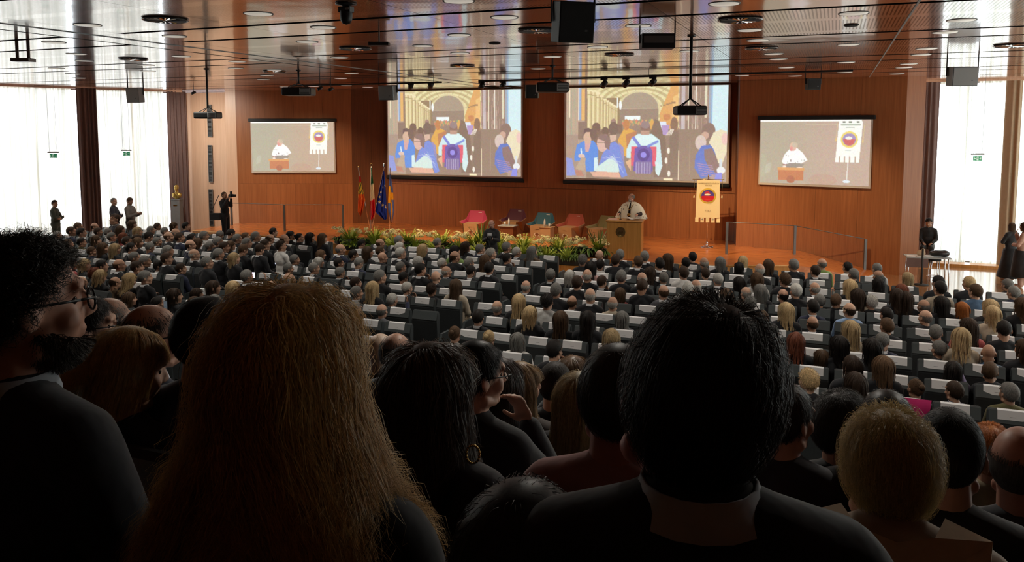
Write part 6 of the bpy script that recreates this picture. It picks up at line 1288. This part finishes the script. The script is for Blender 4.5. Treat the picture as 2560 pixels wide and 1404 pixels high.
# ================================================================ people standing around the hall
def stand(label, px, py, dep, pose, style, hcol, ccol, ang, scale=1.0, skin=None, gz=None, collar=None):
    c = ond(px, py, dep); return person(label, c.x, c.y, c.z, pose, style, HC_[hcol], ccol, ang, None, 2, c.z/POSES[pose].get('hc', HC) if gz is None else (c.z-gz)/POSES[pose].get('hc', HC), collar, skin)
stand('man with crossed arms standing in front of the leftmost window', 137, 509, 27.6, 'cross', 'short', 'd', (0.05, 0.065, 0.05), math.radians(-60))
stand('man in dark jacket with crossed arms standing at the second window', 285, 504, 27.6, 'cross', 'crop', 'g', (0.03, 0.035, 0.05), math.radians(-60))
stand('man in grey jacket reading notes beside the man in the dark jacket', 325, 503, 27.9, 'notes', 'short', 'n', (0.20, 0.19, 0.17), math.radians(-75))
stand('man in a dark suit sitting turned around below the two standing men', 286, 548, 24.5, 'front', 'short', 'd', (0.03, 0.03, 0.04), math.radians(170), collar=(0.7, 0.7, 0.7))
ph = stand('photographer in black aiming a camera by the pale wall', 561, 488, 28.3, 'shoot', 'crop', 'n', (0.012, 0.012, 0.014), math.radians(-85), gz=0.30)
m = MB(); m.box((0, 0.27, 1.60), (0.15, 0.07, 0.10), M_black); m.cyl((0, 0.30, 1.60), (0, 0.44, 1.60), 0.045, M_black, n=14); m.box((0, 0.27, 1.69), (0.07, 0.05, 0.10), M_black); o = m.build('photo_camera', loc=ph.location); o.rotation_euler = ph.rotation_euler; o.scale = ph.scale; tag(o, 'black photo camera with flash held by the standing photographer', 'camera')
m = MB(); m.box((0, 0, 0), (0.34, 0.18, 0.24), M_blackm); m.tube([(-0.16, 0, 0.1), (-0.02, 0.05, 0.45), (0.15, 0, 0.75)], 0.012, M_blackm, 6); c = ond(538, 541, 28.1); o = m.build('camera_bag', loc=c); o.rotation_euler = (0, 0, YAW); tag(o, "black camera bag hanging at the photographer's hip", 'bag')
kn = stand('cameraman in a black coat filming in front of the flower boxes', 1229, 560, 22.9, 'notes', 'bald', 'n', (0.02, 0.02, 0.022), math.radians(192), skin=(0.5, 0.27, 0.2))
c = ond(1224, 594, 22.5); t = thing('video_camera', 'small video camera with bright monitor held by the cameraman', 'camera', c, YAW); m = MB(); m.box((0, 0, 0), (0.15, 0.12, 0.10), M_black); m.cyl((0, -0.06, 0), (0, -0.16, 0), 0.04, M_black, n=14); m.build('body', t, bevel=0.008); m = MB(); m.box((0, -0.02, 0.10), (0.12, 0.02, 0.07), M_paper); m.build('monitor', t); m = MB(); m.cyl((0, 0, -0.05), (0, 0, -0.25), 0.02, M_black); m.build('grip', t)
w1 = stand('woman in a long black coat standing at the right edge', 2530, 566, 22.6, 'cross', 'bob', 'n', (0.02, 0.022, 0.025), math.radians(35))
m = MB(); m.lathe([(0.19, 0.95), (0.24, 0.6), (0.33, 0.14), (0.31, 0.12)], (0, 0, 0), M_cloth, 24); o = m.build('long_skirt', w1, smooth=True); o.color = (0.02, 0.022, 0.025, 1)
w2 = stand('woman in a salmon blouse and black skirt cut by the right edge', 2560, 567, 21.6, 'talk', 'bob', 'n', (0.50, 0.30, 0.23), math.radians(70))
m = MB(); m.lathe([(0.185, 1.0), (0.23, 0.6), (0.25, 0.30), (0.23, 0.30)], (0, 0, 0), M_cloth, 24); o = m.build('skirt', w2, smooth=True); o.color = (0.02, 0.02, 0.022, 1)
stand('dark-haired person sitting behind the table by the right pier', 2322, 556, 24.4, 'down', 'short', 'k', (0.02, 0.022, 0.025), math.radians(172), gz=0.2)
# table by the right pier with bag, cloth and papers; microphone stand; stool
c = onz(2318, 640, 0.76); t = thing('folding_table', 'folding table with papers beside the right wooden pier', 'table', (c.x, c.y, 0), math.radians(6))
m = MB(); m.box((0, 0, 0.745), (1.15, 0.55, 0.03), M_lgrey); m.build('tabletop', t, bevel=0.004)
for sx in (-1, 1):
    for sy in (-1, 1):
        m = MB(); m.cyl((sx*0.5, sy*0.2, 0.73), (sx*0.53, sy*0.22, 0.0), 0.014, M_chrome, n=8); m.build('leg', t, smooth=True)
m = MB(); m.box((-0.3, -0.28, 0.60), (0.55, 0.01, 0.26), M_drape); m.build('modesty_panel', t)
M_bag = plain('black_bag', (0.02, 0.021, 0.022), 0.25, bump=0.6, nscale=6)
B = Blob(); B.e((0, 0, 0.10), (0.26, 0.13, 0.09)); B.e((0.12, 0.02, 0.10), (0.15, 0.12, 0.10)); B.e((-0.12, 0, 0.09), (0.15, 0.11, 0.08)); o = link('handbag', B.mesh('handbag', 0.02, M_bag, 0.8), None, (c.x+0.30, c.y, 0.76)); tag(o, 'shiny black bag lying on the folding table', 'bag')
B = Blob(); B.e((0, 0, 0.08), (0.12, 0.1, 0.09)); B.e((0.05, 0, 0.15), (0.06, 0.05, 0.07)); o = link('scarf', B.mesh('scarf', 0.02, MATS['drape_beige'], 0.8), None, (c.x-0.16, c.y, 0.76)); tag(o, 'crumpled cream scarf lying on the folding table', 'scarf')
for k in range(3):
    m = MB(); m.box((0, 0, 0.003), (0.21, 0.297, 0.004), M_paper); o = m.build('paper_sheet', loc=(c.x-0.42+0.2*k, c.y-0.12+0.03*k, 0.762+0.006*k)); o.rotation_euler = (0, 0, 0.3*k); tag(o, ['white paper sheet at the left end of the folding table', 'white paper sheet in front of the cream scarf', 'white paper sheet half under the black bag'][k], 'paper')
c = onz(2303, 712, 0); t = thing('stand', 'black stand with round foot in front of the folding table', 'stand', (c.x, c.y, 0)); m = MB(); m.lathe([(0, 0), (0.19, 0), (0.19, 0.02), (0.03, 0.035)], (0, 0, 0), M_blackm, 24); m.build('foot', t, smooth=True); m = MB(); m.cyl((0, 0, 0.03), (0, 0, 1.02), 0.028, M_blackm, n=12); m.build('pole', t, smooth=True)
c = onz(2334, 704, 0); t = thing('stool', 'chrome stool with ring foot under the table edge', 'stool', (c.x, c.y, 0))
for k in range(4):
    a = k*1.57+0.4; m = MB(); m.cyl((0.20*math.cos(a), 0.20*math.sin(a), 0), (0.13*math.cos(a), 0.13*math.sin(a), 0.62), 0.011, M_chrome, n=8); m.build('leg', t, smooth=True)
m = MB(); m.tube([(0.185*math.cos(a), 0.185*math.sin(a), 0.16) for a in np.linspace(0, 6.283, 21)], 0.010, M_chrome, 6); m.build('foot_ring', t, smooth=True); m = MB(); m.cyl((0, 0, 0.62), (0, 0, 0.66), 0.17, M_blackm, n=20); m.build('seat', t)
